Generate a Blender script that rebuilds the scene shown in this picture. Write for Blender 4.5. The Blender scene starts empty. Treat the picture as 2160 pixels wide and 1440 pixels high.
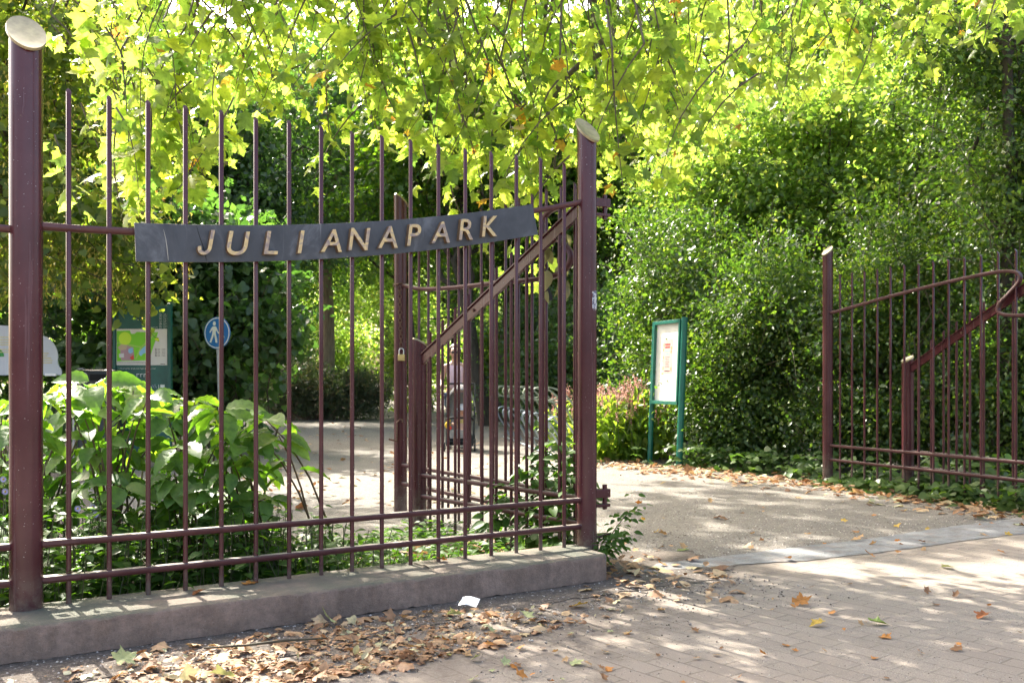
import bpy, math, random
import numpy as np
from mathutils import Vector, Matrix

random.seed(7)
RNG = np.random.default_rng(11)
SC = bpy.context.scene
COL = SC.collection
R = math.radians

# ------------------------------------------------------------------ camera, sky, sun, exposure
F = 2000.0            # focal length in pixels of the 2160 px wide photograph
CAMZ = 1.1
HOR = 802.0
cam_d = bpy.data.cameras.new('camera')
cam = bpy.data.objects.new('camera', cam_d)
COL.objects.link(cam)
cam.location = (0, 0, CAMZ)
cam.rotation_euler = (R(90), 0, 0)
cam_d.sensor_width = 36.0
cam_d.lens = F / 2160.0 * 36.0
cam_d.shift_y = (HOR - 720.0) / 2160.0
cam_d.clip_start = 0.05
cam_d.clip_end = 1000
cam_d.dof.use_dof = True
cam_d.dof.focus_distance = 5.0
cam_d.dof.aperture_fstop = 5.6
SC.camera = cam

SUN_EL = 42.0
SUN_AZ = math.atan2(-0.60, 0.80)      # from +Y towards +X
sv = Vector((math.sin(SUN_AZ) * math.cos(R(SUN_EL)), math.cos(SUN_AZ) * math.cos(R(SUN_EL)), math.sin(R(SUN_EL))))
W = bpy.data.worlds.new('World')
SC.world = W
W.use_nodes = True
wn = W.node_tree
bg = wn.nodes['Background']
sky = wn.nodes.new('ShaderNodeTexSky')
sky.sky_type = 'NISHITA'
sky.sun_disc = False
sky.sun_elevation = R(SUN_EL)
sky.sun_rotation = SUN_AZ
sky.air_density = 1.0
sky.dust_density = 7.0
sky.ozone_density = 0.3
wn.links.new(sky.outputs[0], bg.inputs[0])
bg.inputs[1].default_value = 0.15
sun_d = bpy.data.lights.new('sun', 'SUN')
sun_d.energy = 4.3
sun_d.angle = R(0.53)
sun_d.color = (1.0, 0.94, 0.83)
sun = bpy.data.objects.new('sun', sun_d)
COL.objects.link(sun)
sun.rotation_euler = sv.to_track_quat('Z', 'Y').to_euler()
sun.location = (-20, 30, 30)
SC.view_settings.view_transform = 'Standard'
SC.view_settings.look = 'None'
SC.view_settings.gamma = 1.0
SC.view_settings.exposure = 2.32
SC.cycles.max_bounces = 8
SC.cycles.diffuse_bounces = 4
SC.cycles.transmission_bounces = 6
SC.cycles.use_denoising = True

# ------------------------------------------------------------------ helpers
def pix(x, y, Y):
    return Vector(((x - 1080) * Y / F, Y, CAMZ - (y - HOR) * Y / F))
def gpix(x, y, z=0.0):
    Y = F * (CAMZ - z) / (y - HOR)
    return Vector(((x - 1080) * Y / F, Y, z))

def tag(o, label=None, cat=None, group=None, kind=None):
    if label: o['label'] = label
    if cat: o['category'] = cat
    if group: o['group'] = group
    if kind: o['kind'] = kind
    return o
def thing(name, loc, label, cat, group=None):
    o = bpy.data.objects.new(name, None)
    o.empty_display_size = 0.1
    o.location = loc
    COL.objects.link(o)
    return tag(o, label, cat, group)

class MB:
    def __init__(s): s.v = []; s.f = []
    def add(s, vs, fs):
        b = len(s.v)
        s.v += [tuple(p) for p in vs]
        s.f += [tuple(i + b for i in f) for f in fs]
        return s
    def box(s, c, d, M=None):
        x, y, z = d[0] / 2, d[1] / 2, d[2] / 2
        vs = [Vector((a, b, e)) for a in (-x, x) for b in (-y, y) for e in (-z, z)]
        if M is not None: vs = [M @ p for p in vs]
        c = Vector(c)
        return s.add([p + c for p in vs], [(0, 1, 3, 2), (4, 6, 7, 5), (0, 4, 5, 1), (2, 3, 7, 6), (0, 2, 6, 4), (1, 5, 7, 3)])
    def tube(s, pts, rad, n=8, caps=True, ref=(0, 0, 1)):
        pts = [Vector(p) for p in pts]
        if not isinstance(rad, (list, tuple)): rad = [rad] * len(pts)
        vs = []; fs = []
        t0 = (pts[1] - pts[0]).normalized()
        u = t0.cross(Vector(ref))
        if u.length < 0.05: u = t0.cross(Vector((0.3, 1, 0)))
        u.normalize()
        for i, p in enumerate(pts):
            a = pts[max(0, i - 1)]; b = pts[min(len(pts) - 1, i + 1)]
            t = (b - a).normalized() if (b - a).length > 1e-9 else t0
            u = (u - t * u.dot(t)).normalized()
            w = t.cross(u)
            for k in range(n):
                an = 2 * math.pi * k / n
                vs.append(p + (u * math.cos(an) + w * math.sin(an)) * rad[i])
        for i in range(len(pts) - 1):
            for k in range(n):
                k2 = (k + 1) % n
                fs.append((i * n + k, i * n + k2, (i + 1) * n + k2, (i + 1) * n + k))
        if caps:
            fs.append(tuple(range(n - 1, -1, -1)))
            fs.append(tuple((len(pts) - 1) * n + k for k in range(n)))
        return s.add(vs, fs)
    def sphere(s, c, r, n=10, m=7):
        if not isinstance(r, (list, tuple)): r = (r, r, r)
        c = Vector(c); vs = [c + Vector((0, 0, r[2]))]; fs = []
        for i in range(1, m):
            th = math.pi * i / m
            for k in range(n):
                ph = 2 * math.pi * k / n
                vs.append(c + Vector((r[0] * math.sin(th) * math.cos(ph), r[1] * math.sin(th) * math.sin(ph), r[2] * math.cos(th))))
        vs.append(c - Vector((0, 0, r[2])))
        for k in range(n): fs.append((0, 1 + k, 1 + (k + 1) % n))
        for i in range(m - 2):
            for k in range(n):
                a = 1 + i * n + k; b = 1 + i * n + (k + 1) % n
                fs.append((a, a + n, b + n, b))
        L = len(vs) - 1
        for k in range(n): fs.append((1 + (m - 2) * n + k, L, 1 + (m - 2) * n + (k + 1) % n))
        return s.add(vs, fs)
    def sweep(s, pts, prof, side):
        """pts: path in a vertical plane; prof: (a along side, b perpendicular in plane); side: unit normal of the plane"""
        side = Vector(side); pts = [Vector(p) for p in pts]; n = len(prof); vs = []; fs = []
        for i, p in enumerate(pts):
            t = (pts[min(len(pts) - 1, i + 1)] - pts[max(0, i - 1)]).normalized()
            up = side.cross(t).normalized()
            for a, b in prof: vs.append(p + side * a + up * b)
        for i in range(len(pts) - 1):
            for k in range(n):
                k2 = (k + 1) % n
                fs.append((i * n + k, i * n + k2, (i + 1) * n + k2, (i + 1) * n + k))
        fs.append(tuple(range(n - 1, -1, -1)))
        fs.append(tuple((len(pts) - 1) * n + k for k in range(n)))
        return s.add(vs, fs)
    def build(s, name, mat, parent=None, smooth=None, bevel=0.0):
        me = bpy.data.meshes.new(name)
        o0 = Vector(parent.location) if parent is not None and parent.parent is None else Vector((0, 0, 0))
        if parent is not None and parent.parent is not None: o0 = Vector(parent.parent.location)
        me.from_pydata([tuple(Vector(p) - o0) for p in s.v], [], s.f)
        me.materials.append(mat)
        me.update()
        import bmesh
        bm = bmesh.new(); bm.from_mesh(me)
        bmesh.ops.recalc_face_normals(bm, faces=bm.faces)
        bm.to_mesh(me); bm.free()
        if smooth is not None:
            for p in me.polygons: p.use_smooth = True
            me.set_sharp_from_angle(angle=R(smooth))
        o = bpy.data.objects.new(name, me)
        COL.objects.link(o)
        if parent is not None: o.parent = parent
        if bevel:
            m = o.modifiers.new('bevel', 'BEVEL'); m.width = bevel; m.segments = 2; m.limit_method = 'ANGLE'
        return o

def np_mesh(name, V, loops, starts, totals, mat, parent=None, smooth=False):
    me = bpy.data.meshes.new(name)
    if parent is not None: V = V - np.array(parent.location if parent.parent is None else parent.parent.location)
    me.vertices.add(len(V)); me.vertices.foreach_set('co', V.astype(np.float32).ravel())
    me.loops.add(len(loops)); me.loops.foreach_set('vertex_index', loops.astype(np.int32))
    me.polygons.add(len(starts)); me.polygons.foreach_set('loop_start', starts.astype(np.int32))
    if smooth: me.polygons.foreach_set('use_smooth', np.ones(len(starts), dtype=bool))
    me.update(calc_edges=True)
    me.materials.append(mat)
    o = bpy.data.objects.new(name, me)
    COL.objects.link(o)
    if parent is not None: o.parent = parent
    return o

class Cloud:
    """collects leaf-sized pieces (positions, axes, normals, sizes of one template) into one mesh"""
    def __init__(s): s.parts = []
    def leaves(s, pos, axis, nrm, size, tmpl):
        tv, tf = tmpl
        tv = np.array(tv, float)
        ax = axis / np.linalg.norm(axis, axis=1, keepdims=True)
        nz = nrm - ax * np.sum(nrm * ax, axis=1, keepdims=True)
        nz /= np.maximum(np.linalg.norm(nz, axis=1, keepdims=True), 1e-6)
        ay = np.cross(nz, ax)
        V = pos[:, None, :] + size[:, None, None] * (tv[None, :, 0:1] * ax[:, None, :] + tv[None, :, 1:2] * ay[:, None, :] + tv[None, :, 2:3] * nz[:, None, :])
        s.parts.append((V.reshape(-1, 3), tf, len(tv), len(pos)))
    def build(s, name, mat, parent=None, smooth=False):
        Vs = []; Ls = []; T = []; off = 0
        for V, tf, nv, n in s.parts:
            base = np.arange(n)[:, None] * nv + off
            flat = np.array([i for f in tf for i in f])
            Ls.append((base + flat[None, :]).ravel())
            T.append(np.tile(np.array([len(f) for f in tf]), n))
            Vs.append(V); off += nv * n
        tot = np.concatenate(T); st = np.concatenate([[0], np.cumsum(tot)[:-1]])
        return np_mesh(name, np.concatenate(Vs), np.concatenate(Ls), st, tot, mat, parent, smooth)

# leaf templates: x along the leaf, y across, z up
def plane_leaf(curl=0.25, wob=0.0):
    rr = random.Random(int(curl * 1000) + int(wob * 7919))
    half = [(-.07, .17), (.0, .40), (.10, .33), (.21, .26), (.30, .40), (.40, .42), (.53, .60), (.57, .42), (.60, .22), (.70, .25), (.82, .13)]
    jit = lambda q: [(x + rr.uniform(-wob, wob), y * (1 + rr.uniform(-wob, wob) * 1.5)) for x, y in q]
    out = [(0.02, 0.0)] + jit(half) + [(1.0 + rr.uniform(-wob, wob), rr.uniform(-wob, wob))] + [(x, -y) for x, y in reversed(jit(half))]
    V = [(0.36, 0, 0.0)] + [(x, y, -curl * (abs(y) ** 1.6) - curl * .5 * max(0, x - .3) ** 2 + .02 * math.sin(9 * x + 5 * y)) for x, y in out]
    n = len(out)
    return V, [(0, 1 + i, 1 + (i + 1) % n) for i in range(n)]
def oval_leaf(w=.30, fold=.10, droop=.2, seg=4):
    V = []; Fc = []
    for i in range(seg + 1):
        t = i / seg
        hw = w * (math.sin(math.pi * min(1, t * .94 + .05)) ** .8) * (1.15 - .4 * t)
        if i in (0, seg): hw = .012
        z = -droop * t * t
        V += [(t, hw, z + fold * hw / w), (t, 0, z), (t, -hw, z + fold * hw / w)]
    for i in range(seg):
        a = i * 3
        Fc += [(a, a + 1, a + 4, a + 3), (a + 1, a + 2, a + 5, a + 4)]
    return V, Fc
def small_leaf(w=.32, fold=.12):
    return [(0, 0, 0), (.42, w, fold), (1, 0, -.06), (.42, -w, fold)], [(0, 1, 2), (0, 2, 3)]
def heart_leaf():
    out = [(0, 0), (-.12, .22), (.02, .42), (.3, .47), (.62, .30), (1, 0), (.62, -.30), (.3, -.47), (.02, -.42), (-.12, -.22)]
    V = [(.3, 0, 0)] + [(x, y, .16 * abs(y) - .18 * x * x) for x, y in out]
    return V, [(0, 1 + i, 1 + (i + 1) % len(out)) for i in range(len(out))]
PLANE = plane_leaf(); PLANE2 = plane_leaf(.6); SMALL = small_leaf(); HEART = heart_leaf(); OVAL = oval_leaf(); BIGOVAL = oval_leaf(.27, .12, .32, 6)
def ribbed_leaf():
    V, Fc = oval_leaf(.30, .10, .34, 12)
    return [(x, y * (1 + .05 * math.sin(i * 2.4)), z + (.022 if (i // 3) % 2 else -.022) * (abs(y) / .3)) for i, (x, y, z) in enumerate(V)], Fc
RIBBED = ribbed_leaf()
BLADE = ([(0, .05, 0), (0, -.05, 0), (.5, .035, .0), (.5, -.035, .0), (1, 0, -.25)], [(0, 1, 3, 2), (2, 3, 4)])
NEEDLE = ([(0, .09, 0), (0, -.09, 0), (1, 0, -.1)], [(0, 1, 2)])
BRACT = ([(0, 0, 0), (.3, .12, .03), (.8, .1, 0), (1, 0, -.05), (.8, -.1, 0), (.3, -.12, .03)], [(0, 1, 2, 3), (0, 3, 4, 5)])
TINY = ([(0, 0, .0), (.6, .5, .2), (1, 0, 0), (.6, -.5, .2)], [(0, 1, 2, 3)])

def rand_dirs(n, up=0.0, rng=RNG):
    d = rng.normal(size=(n, 3)); d /= np.linalg.norm(d, axis=1, keepdims=True)
    d[:, 2] += up
    return d / np.linalg.norm(d, axis=1, keepdims=True)

# ------------------------------------------------------------------ materials
def nodes(name):
    m = bpy.data.materials.new(name); m.use_nodes = True
    nt = m.node_tree
    return m, nt, nt.nodes['Principled BSDF']
def ramp(nt, fac, stops):
    r = nt.nodes.new('ShaderNodeValToRGB')
    e = r.color_ramp.elements
    while len(e) < len(stops): e.new(0.5)
    for el, (p, c) in zip(e, stops):
        el.position = p; el.color = (*c, 1) if len(c) == 3 else c
    nt.links.new(fac, r.inputs[0])
    return r.outputs[0]
def noise(nt, scale, detail=4, rough=.55, vec=None, dist=0.0):
    n = nt.nodes.new('ShaderNodeTexNoise')
    n.inputs['Scale'].default_value = scale; n.inputs['Detail'].default_value = detail
    n.inputs['Roughness'].default_value = rough; n.inputs['Distortion'].default_value = dist
    if vec is None:
        g = nt.nodes.new('ShaderNodeNewGeometry'); vec = g.outputs['Position']
    nt.links.new(vec, n.inputs['Vector'])
    return n.outputs['Fac']
def mapped(nt, scale=(1, 1, 1), rot=(0, 0, 0)):
    g = nt.nodes.new('ShaderNodeNewGeometry')
    m = nt.nodes.new('ShaderNodeMapping')
    m.inputs['Scale'].default_value = scale; m.inputs['Rotation'].default_value = rot
    nt.links.new(g.outputs['Position'], m.inputs['Vector'])
    return m.outputs[0]
def mix(nt, fac, a, b, mode='MIX'):
    m = nt.nodes.new('ShaderNodeMix'); m.data_type = 'RGBA'; m.blend_type = mode
    for sock, v in ((m.inputs[0], fac), (m.inputs[6], a), (m.inputs[7], b)):
        if hasattr(v, 'is_linked'): nt.links.new(v, sock)
        elif isinstance(v, (int, float)): sock.default_value = v
        else: sock.default_value = (*v, 1) if len(v) == 3 else v
    return m.outputs[2]
def bump(nt, p, h, strength=.3, dist=.01):
    b = nt.nodes.new('ShaderNodeBump'); b.inputs['Strength'].default_value = strength; b.inputs['Distance'].default_value = dist
    nt.links.new(h, b.inputs['Height']); nt.links.new(b.outputs[0], p.inputs['Normal'])
def plain(name, c, rough=.5, metal=0.0, var=.15, scale=12, bmp=0.0, spec=.5):
    m, nt, p = nodes(name)
    lo = tuple(x * (1 - var) for x in c); hi = tuple(min(1, x * (1 + var)) for x in c)
    f = noise(nt, scale)
    nt.links.new(ramp(nt, f, [(.3, lo), (.7, hi)]), p.inputs['Base Color'])
    p.inputs['Roughness'].default_value = rough; p.inputs['Metallic'].default_value = metal
    p.inputs['Specular IOR Level'].default_value = spec
    if bmp: bump(nt, p, noise(nt, scale * 4), bmp, .004)
    return m
def leafmat(name, stops, trans=(1.6, 2.0, .7), k=.45, rough=.42, spec=.4, mottle=0):
    m, nt, p = nodes(name)
    g = nt.nodes.new('ShaderNodeNewGeometry')
    col = ramp(nt, g.outputs['Random Per Island'], stops)
    if mottle: col = mix(nt, 1.0, col, ramp(nt, noise(nt, mottle, 4, .65), [(.3, (.62, .66, .6)), (.5, (1, 1, 1)), (.72, (1.3, 1.22, 1.1))]), 'MULTIPLY')
    nt.links.new(col, p.inputs['Base Color'])
    p.inputs['Roughness'].default_value = rough
    p.inputs['Specular IOR Level'].default_value = spec
    t = nt.nodes.new('ShaderNodeBsdfTranslucent')
    nt.links.new(mix(nt, 1.0, col, trans, 'MULTIPLY'), t.inputs[0])
    s = nt.nodes.new('ShaderNodeMixShader'); s.inputs[0].default_value = k
    nt.links.new(p.outputs[0], s.inputs[1]); nt.links.new(t.outputs[0], s.inputs[2])
    nt.links.new(s.outputs[0], nt.nodes['Material Output'].inputs[0])
    return m

def maroon_mat():
    m, nt, p = nodes('maroon_paint')
    st = noise(nt, 1.0, 5, .55, mapped(nt, (42, 42, 1.6)))
    bl = noise(nt, 3.0, 5, .6)
    c = ramp(nt, bl, [(.3, (.048, .0105, .0145)), (.7, (.082, .023, .028))])
    c = mix(nt, ramp(nt, st, [(.60, (0, 0, 0)), (.76, (.4, .4, .4))]), c, (.15, .085, .09))  # pale vertical streaks: scratches plus gloss highlights painted into the colour
    c = mix(nt, ramp(nt, noise(nt, 38, 6, .7), [(.66, (0, 0, 0)), (.70, (.8, .8, .8))]), c, (.10, .05, .032))
    gz = nt.nodes.new('ShaderNodeNewGeometry'); sz = nt.nodes.new('ShaderNodeSeparateXYZ'); nt.links.new(gz.outputs['Position'], sz.inputs[0])
    c = mix(nt, mix(nt, 1.0, ramp(nt, sz.outputs[2], [(.16, (1, 1, 1)), (.34, (0, 0, 0))]), ramp(nt, noise(nt, 22, 5, .7), [(.35, (.1, .1, .1)), (.6, (.8, .8, .8))]), 'MULTIPLY'), c, (.13, .10, .08))
    sp = noise(nt, 170, 1, .4)
    c = mix(nt, ramp(nt, sp, [(.76, (0, 0, 0)), (.79, (1, 1, 1))]), c, (.4, .34, .33))
    nt.links.new(c, p.inputs['Base Color'])
    nt.links.new(ramp(nt, st, [(.3, (.14, .14, .14)), (.8, (.34, .34, .34))]), p.inputs['Roughness'])
    p.inputs['Specular IOR Level'].default_value = .42
    bump(nt, p, noise(nt, 45, 5, .6), .05, .003)
    return m
MAROON = maroon_mat()
def rail_mat():
    m, nt, p = nodes('maroon_paint_dusty')
    g = nt.nodes.new('ShaderNodeNewGeometry')
    sx = nt.nodes.new('ShaderNodeSeparateXYZ'); nt.links.new(g.outputs['Normal'], sx.inputs[0])
    dirt = mix(nt, 1.0, ramp(nt, sx.outputs[2], [(.75, (0, 0, 0)), (.95, (1, 1, 1))]), ramp(nt, noise(nt, 30, 5), [(.25, (.3, .3, .3)), (.5, (.95, .95, .95))]), 'MULTIPLY')
    c = ramp(nt, noise(nt, 14, 5), [(.3, (.055, .0145, .0185)), (.75, (.09, .032, .036))])
    c = mix(nt, dirt, c, (.21, .185, .155))
    nt.links.new(c, p.inputs['Base Color']); p.inputs['Roughness'].default_value = .42
    bump(nt, p, noise(nt, 120, 4), .15, .002)
    return m
RAILM = rail_mat()
CREAM = plain('cream_cap', (.30, .25, .14), .28, .15, .25, 30)
RUST = plain('rusty_steel', (.14, .075, .05), .7, .3, .4, 90, .3)
BRASS = plain('brass', (.55, .42, .17), .35, .8, .15, 60)
STEEL = plain('steel', (.6, .6, .6), .3, .9, .1, 50)
BLACK = plain('black_plastic', (.02, .021, .023), .5, 0, .3, 20)
RUBBER = plain('rubber', (.03, .03, .03), .8, 0, .3, 20)
TEAL = plain('teal_paint', (.008, .115, .085), .32, 0, .2, 9)
GREENP = plain('dark_green_paint', (.008, .085, .066), .35, 0, .2, 9)
WHITE = plain('white_paint', (.78, .77, .73), .5, 0, .05, 8)
def soil_mat():
    m, nt, p = nodes('soil')
    c = ramp(nt, noise(nt, 55, 8, .7), [(.25, (.045, .034, .026)), (.5, (.105, .082, .064)), (.72, (.23, .195, .165))])
    nt.links.new(c, p.inputs['Base Color']); p.inputs['Roughness'].default_value = .95
    bump(nt, p, noise(nt, 70, 8, .75), .9, .02)
    return m
SOIL = soil_mat()
def gravel_mat():
    m, nt, p = nodes('fine_gravel')
    fine = noise(nt, 130, 6, .8); big = noise(nt, .8, 4, .6); mid = noise(nt, 11, 8, .75)
    c = ramp(nt, fine, [(.36, (.052, .045, .037)), (.5, (.175, .156, .132)), (.64, (.39, .358, .312))])
    c = mix(nt, ramp(nt, mid, [(.42, (0, 0, 0)), (.66, (.75, .75, .75))]), c, (.115, .102, .086))
    c = mix(nt, ramp(nt, big, [(.4, (0, 0, 0)), (.7, (.4, .4, .4))]), c, (.215, .19, .155))
    nt.links.new(c, p.inputs['Base Color']); p.inputs['Roughness'].default_value = .9
    bump(nt, p, noise(nt, 90, 9, .8), 1.0, .018)
    return m
GRAVEL = gravel_mat()
def brick_mat():
    m, nt, p = nodes('sandy_brick_paving')
    vec = mapped(nt, (1, 1, 1), (0, 0, R(52)))
    # joints wander a little
    b = nt.nodes.new('ShaderNodeTexBrick')
    b.inputs['Scale'].default_value = 1.0; b.inputs['Brick Width'].default_value = .215; b.inputs['Row Height'].default_value = .107
    b.inputs['Mortar Size'].default_value = .0055; b.inputs['Mortar Smooth'].default_value = .5; b.inputs['Bias'].default_value = 0
    b.inputs['Color1'].default_value = (.19, .155, .124, 1); b.inputs['Color2'].default_value = (.24, .197, .158, 1); b.inputs['Mortar'].default_value = (.13, .104, .08, 1)
    add = nt.nodes.new('ShaderNodeVectorMath'); add.operation = 'MULTIPLY_ADD'
    nz = nt.nodes.new('ShaderNodeTexNoise'); nz.inputs['Scale'].default_value = 9
    g = nt.nodes.new('ShaderNodeNewGeometry'); nt.links.new(g.outputs['Position'], nz.inputs['Vector'])
    nt.links.new(nz.outputs['Color'], add.inputs[0]); add.inputs[1].default_value = (.009, .009, 0); nt.links.new(vec, add.inputs[2])
    nt.links.new(add.outputs[0], b.inputs['Vector'])
    sp = noise(nt, 260, 3, .7)
    c = mix(nt, .55, b.outputs['Color'], ramp(nt, sp, [(.3, (.55, .55, .55)), (.7, (1.5, 1.5, 1.5))]), 'MULTIPLY')
    sand = noise(nt, 1.1, 6, .65)
    c2 = ramp(nt, noise(nt, 200, 3, .7), [(.3, (.11, .092, .072)), (.5, (.21, .178, .143)), (.72, (.37, .325, .272))])
    c = mix(nt, ramp(nt, sand, [(.44, (.08, .08, .08)), (.64, (.9, .9, .9))]), c, c2)
    g2 = nt.nodes.new('ShaderNodeNewGeometry'); sub_ = nt.nodes.new('ShaderNodeVectorMath'); sub_.operation = 'SUBTRACT'
    nt.links.new(g2.outputs['Position'], sub_.inputs[0]); sub_.inputs[1].default_value = (-2.024, 3.95, 0)
    def along(v):
        d_ = nt.nodes.new('ShaderNodeVectorMath'); d_.operation = 'DOT_PRODUCT'; nt.links.new(sub_.outputs[0], d_.inputs[0]); d_.inputs[1].default_value = v; return d_.outputs['Value']
    def math_(op, a, b):
        q = nt.nodes.new('ShaderNodeMath'); q.operation = op
        for i_, v in enumerate((a, b)):
            if hasattr(v, 'is_linked'): nt.links.new(v, q.inputs[i_])
            else: q.inputs[i_].default_value = v
        return q.outputs[0]
    off = along((.527, -.85, 0)); al = along((.85, .527, 0))
    wob = math_('MULTIPLY', math_('SUBTRACT', noise(nt, 4.5, 8, .7), .5), 1.5)
    e1 = math_('ADD', math_('ADD', off, wob), math_('MULTIPLY', math_('MAXIMUM', math_('SUBTRACT', al, 2.2), 0), .55))
    dirt = ramp(nt, math_('DIVIDE', e1, 2.0), [(.52, (.95, .95, .95)), (.80, (0, 0, 0))])
    dc = ramp(nt, noise(nt, 60, 8, .75), [(.28, (.045, .034, .026)), (.5, (.115, .09, .07)), (.72, (.24, .205, .17))])
    c = mix(nt, dirt, c, dc)
    nt.links.new(c, p.inputs['Base Color']); p.inputs['Roughness'].default_value = .88
    bm_ = mix(nt, .55, ramp(nt, b.outputs['Fac'], [(0, (1, 1, 1)), (1, (0, 0, 0))]), ramp(nt, noise(nt, 150, 5, .75), [(0, (0, 0, 0)), (1, (1, 1, 1))]))
    bump(nt, p, bm_, .6, .006)
    return m
BRICK = brick_mat()
def concrete_mat(name, lo, hi, moss=0.0):
    m, nt, p = nodes(name)
    c = ramp(nt, noise(nt, 6, 8, .65), [(.3, lo), (.7, hi)])
    c = mix(nt, ramp(nt, noise(nt, 240, 2, .6), [(.66, (0, 0, 0)), (.75, (.7, .7, .7))]), c, (.42, .38, .34))
    c = mix(nt, ramp(nt, noise(nt, 120, 3, .7), [(.25, (.75, .75, .75)), (.38, (0, 0, 0))]), c, (.05, .04, .036))
    c = mix(nt, .8, c, ramp(nt, noise(nt, 32, 7, .75), [(.3, (.6, .6, .6)), (.5, (1, 1, 1)), (.7, (1.35, 1.32, 1.28))]), 'MULTIPLY')
    streak = noise(nt, 1.0, 5, .65, mapped(nt, (7, 7, 1.2)))
    c = mix(nt, ramp(nt, streak, [(.48, (0, 0, 0)), (.68, (.6, .6, .6))]), c, (.14, .102, .078))
    if moss:
        g = nt.nodes.new('ShaderNodeNewGeometry')
        sx = nt.nodes.new('ShaderNodeSeparateXYZ'); nt.links.new(g.outputs['Normal'], sx.inputs[0])
        mm = mix(nt, 1.0, ramp(nt, sx.outputs[2], [(.5, (0, 0, 0)), (.9, (1, 1, 1))]), ramp(nt, noise(nt, 3.5, 6, .6), [(.35, (.35, .35, .35)), (.6, (1, 1, 1))]), 'MULTIPLY')
        c = mix(nt, mm, c, (.105, .105, .075))
    nt.links.new(c, p.inputs['Base Color']); p.inputs['Roughness'].default_value = .9
    bump(nt, p, noise(nt, 110, 7, .75), .8, .012)
    return m
PLINTHM = concrete_mat('pinkish_concrete', (.175, .12, .09), (.30, .213, .165), 1.0)
FOOTM = concrete_mat('footing_concrete', (.06, .055, .05), (.10, .09, .085))
SILLM = concrete_mat('grey_concrete', (.15, .153, .155), (.225, .228, .23))
def grass_mat():
    m, nt, p = nodes('grass_ground')
    nt.links.new(ramp(nt, noise(nt, 14, 8, .7), [(.3, (.03, .055, .012)), (.7, (.09, .15, .03))]), p.inputs['Base Color'])
    p.inputs['Roughness'].default_value = .9
    bump(nt, p, noise(nt, 60, 5), 1.0, .03)
    return m
GRASS = grass_mat()
def bark_mat(name, lo, hi):
    m, nt, p = nodes(name)
    n = noise(nt, 1.0, 7, .65, mapped(nt, (22, 22, 4)))
    nt.links.new(ramp(nt, n, [(.3, lo), (.7, hi)]), p.inputs['Base Color']); p.inputs['Roughness'].default_value = .9
    bump(nt, p, n, .9, .03)
    return m
BARK = bark_mat('dark_bark', (.03, .024, .018), (.085, .068, .05))
BARKL = bark_mat('light_bark', (.17, .13, .09), (.33, .26, .19))
TWIG = plain('twig_bark', (.075, .06, .035), .85, 0, .4, 40)
STEM = plain('green_stem', (.06, .07, .025), .6, 0, .3, 30)

G = lambda r, g, b: (r, g, b)
L_PLANE = leafmat('plane_leaf', [(0, G(.066, .105, .016)), (.3, G(.134, .160, .022)), (.7, G(.20, .212, .034)), (.982, G(.22, .22, .018)), (.99, G(.30, .14, .02)), (1, G(.26, .09, .02))], (3.1, 3.8, 3.4), .62, .36, .4, 26)
L_LINDEN = leafmat('linden_leaf', [(0, G(.045, .075, .016)), (.6, G(.085, .12, .025)), (1, G(.14, .165, .04))], (2.9, 3.0, .9), .52, .42)
L_BRACT = leafmat('linden_bract', [(0, G(.28, .24, .06)), (.6, G(.42, .35, .09)), (1, G(.50, .43, .15))], (1.8, 1.8, 1.0), .45, .6)
L_HAZEL = leafmat('hazel_leaf', [(0, G(.042, .082, .033)), (.6, G(.07, .12, .045)), (1, G(.10, .155, .055))], (1.8, 2.4, .7), .42, .36, .6)
L_HOLLY = leafmat('hedge_leaf', [(0, G(.038, .075, .022)), (.55, G(.072, .12, .032)), (.9, G(.115, .16, .036)), (1, G(.16, .18, .045))], (2.0, 2.4, .6), .38, .36, .5)
L_LIGHT = leafmat('light_leaf', [(0, G(.08, .14, .03)), (.5, G(.14, .21, .05)), (.9, G(.20, .26, .07)), (1, G(.28, .26, .07))], (2.5, 2.6, 1.2), .58, .32, .6)
L_WOOD = leafmat('woodland_leaf', [(0, G(.042, .08, .018)), (.5, G(.07, .125, .024)), (.9, G(.115, .165, .03)), (1, G(.17, .18, .03))], (2.4, 3.0, .6), .5, .4)
L_BLUE = leafmat('dull_leaf', [(0, G(.042, .078, .034)), (.6, G(.072, .12, .048)), (1, G(.105, .155, .056))], (1.8, 2.4, .7), .44, .35, .6)
L_YEW = leafmat('yew_needle', [(0, G(.045, .07, .036)), (.6, G(.08, .105, .052)), (.8, G(.10, .11, .055)), (1, G(.18, .12, .08))], (1.3, 1.6, .6), .25, .5)
L_BIG = leafmat('shrub_leaf', [(0, G(.065, .135, .03)), (.5, G(.10, .185, .04)), (.9, G(.14, .22, .05)), (1, G(.19, .24, .055))], (2.0, 2.3, .5), .45, .45, .35, 30)
L_NETTLE = leafmat('undergrowth_leaf', [(0, G(.035, .08, .016)), (.6, G(.058, .12, .024)), (1, G(.09, .155, .032))], (2.0, 2.2, .5), .42, .5, .22)
L_IVY = leafmat('ivy_leaf', [(0, G(.04, .08, .02)), (.6, G(.07, .12, .03)), (1, G(.11, .16, .05))], (1.8, 2.1, .6), .4, .4)
L_PERS = leafmat('flower_bed_leaf', [(0, G(.10, .17, .03)), (.6, G(.15, .22, .045)), (1, G(.22, .26, .06))], (2.4, 2.4, .8), .6, .5, .3)
L_PINK = leafmat('pink_flower', [(0, G(.55, .22, .21)), (.6, G(.64, .34, .31)), (1, G(.70, .48, .40))], (1.1, 1.1, 1.0), .3, .6)
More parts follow.
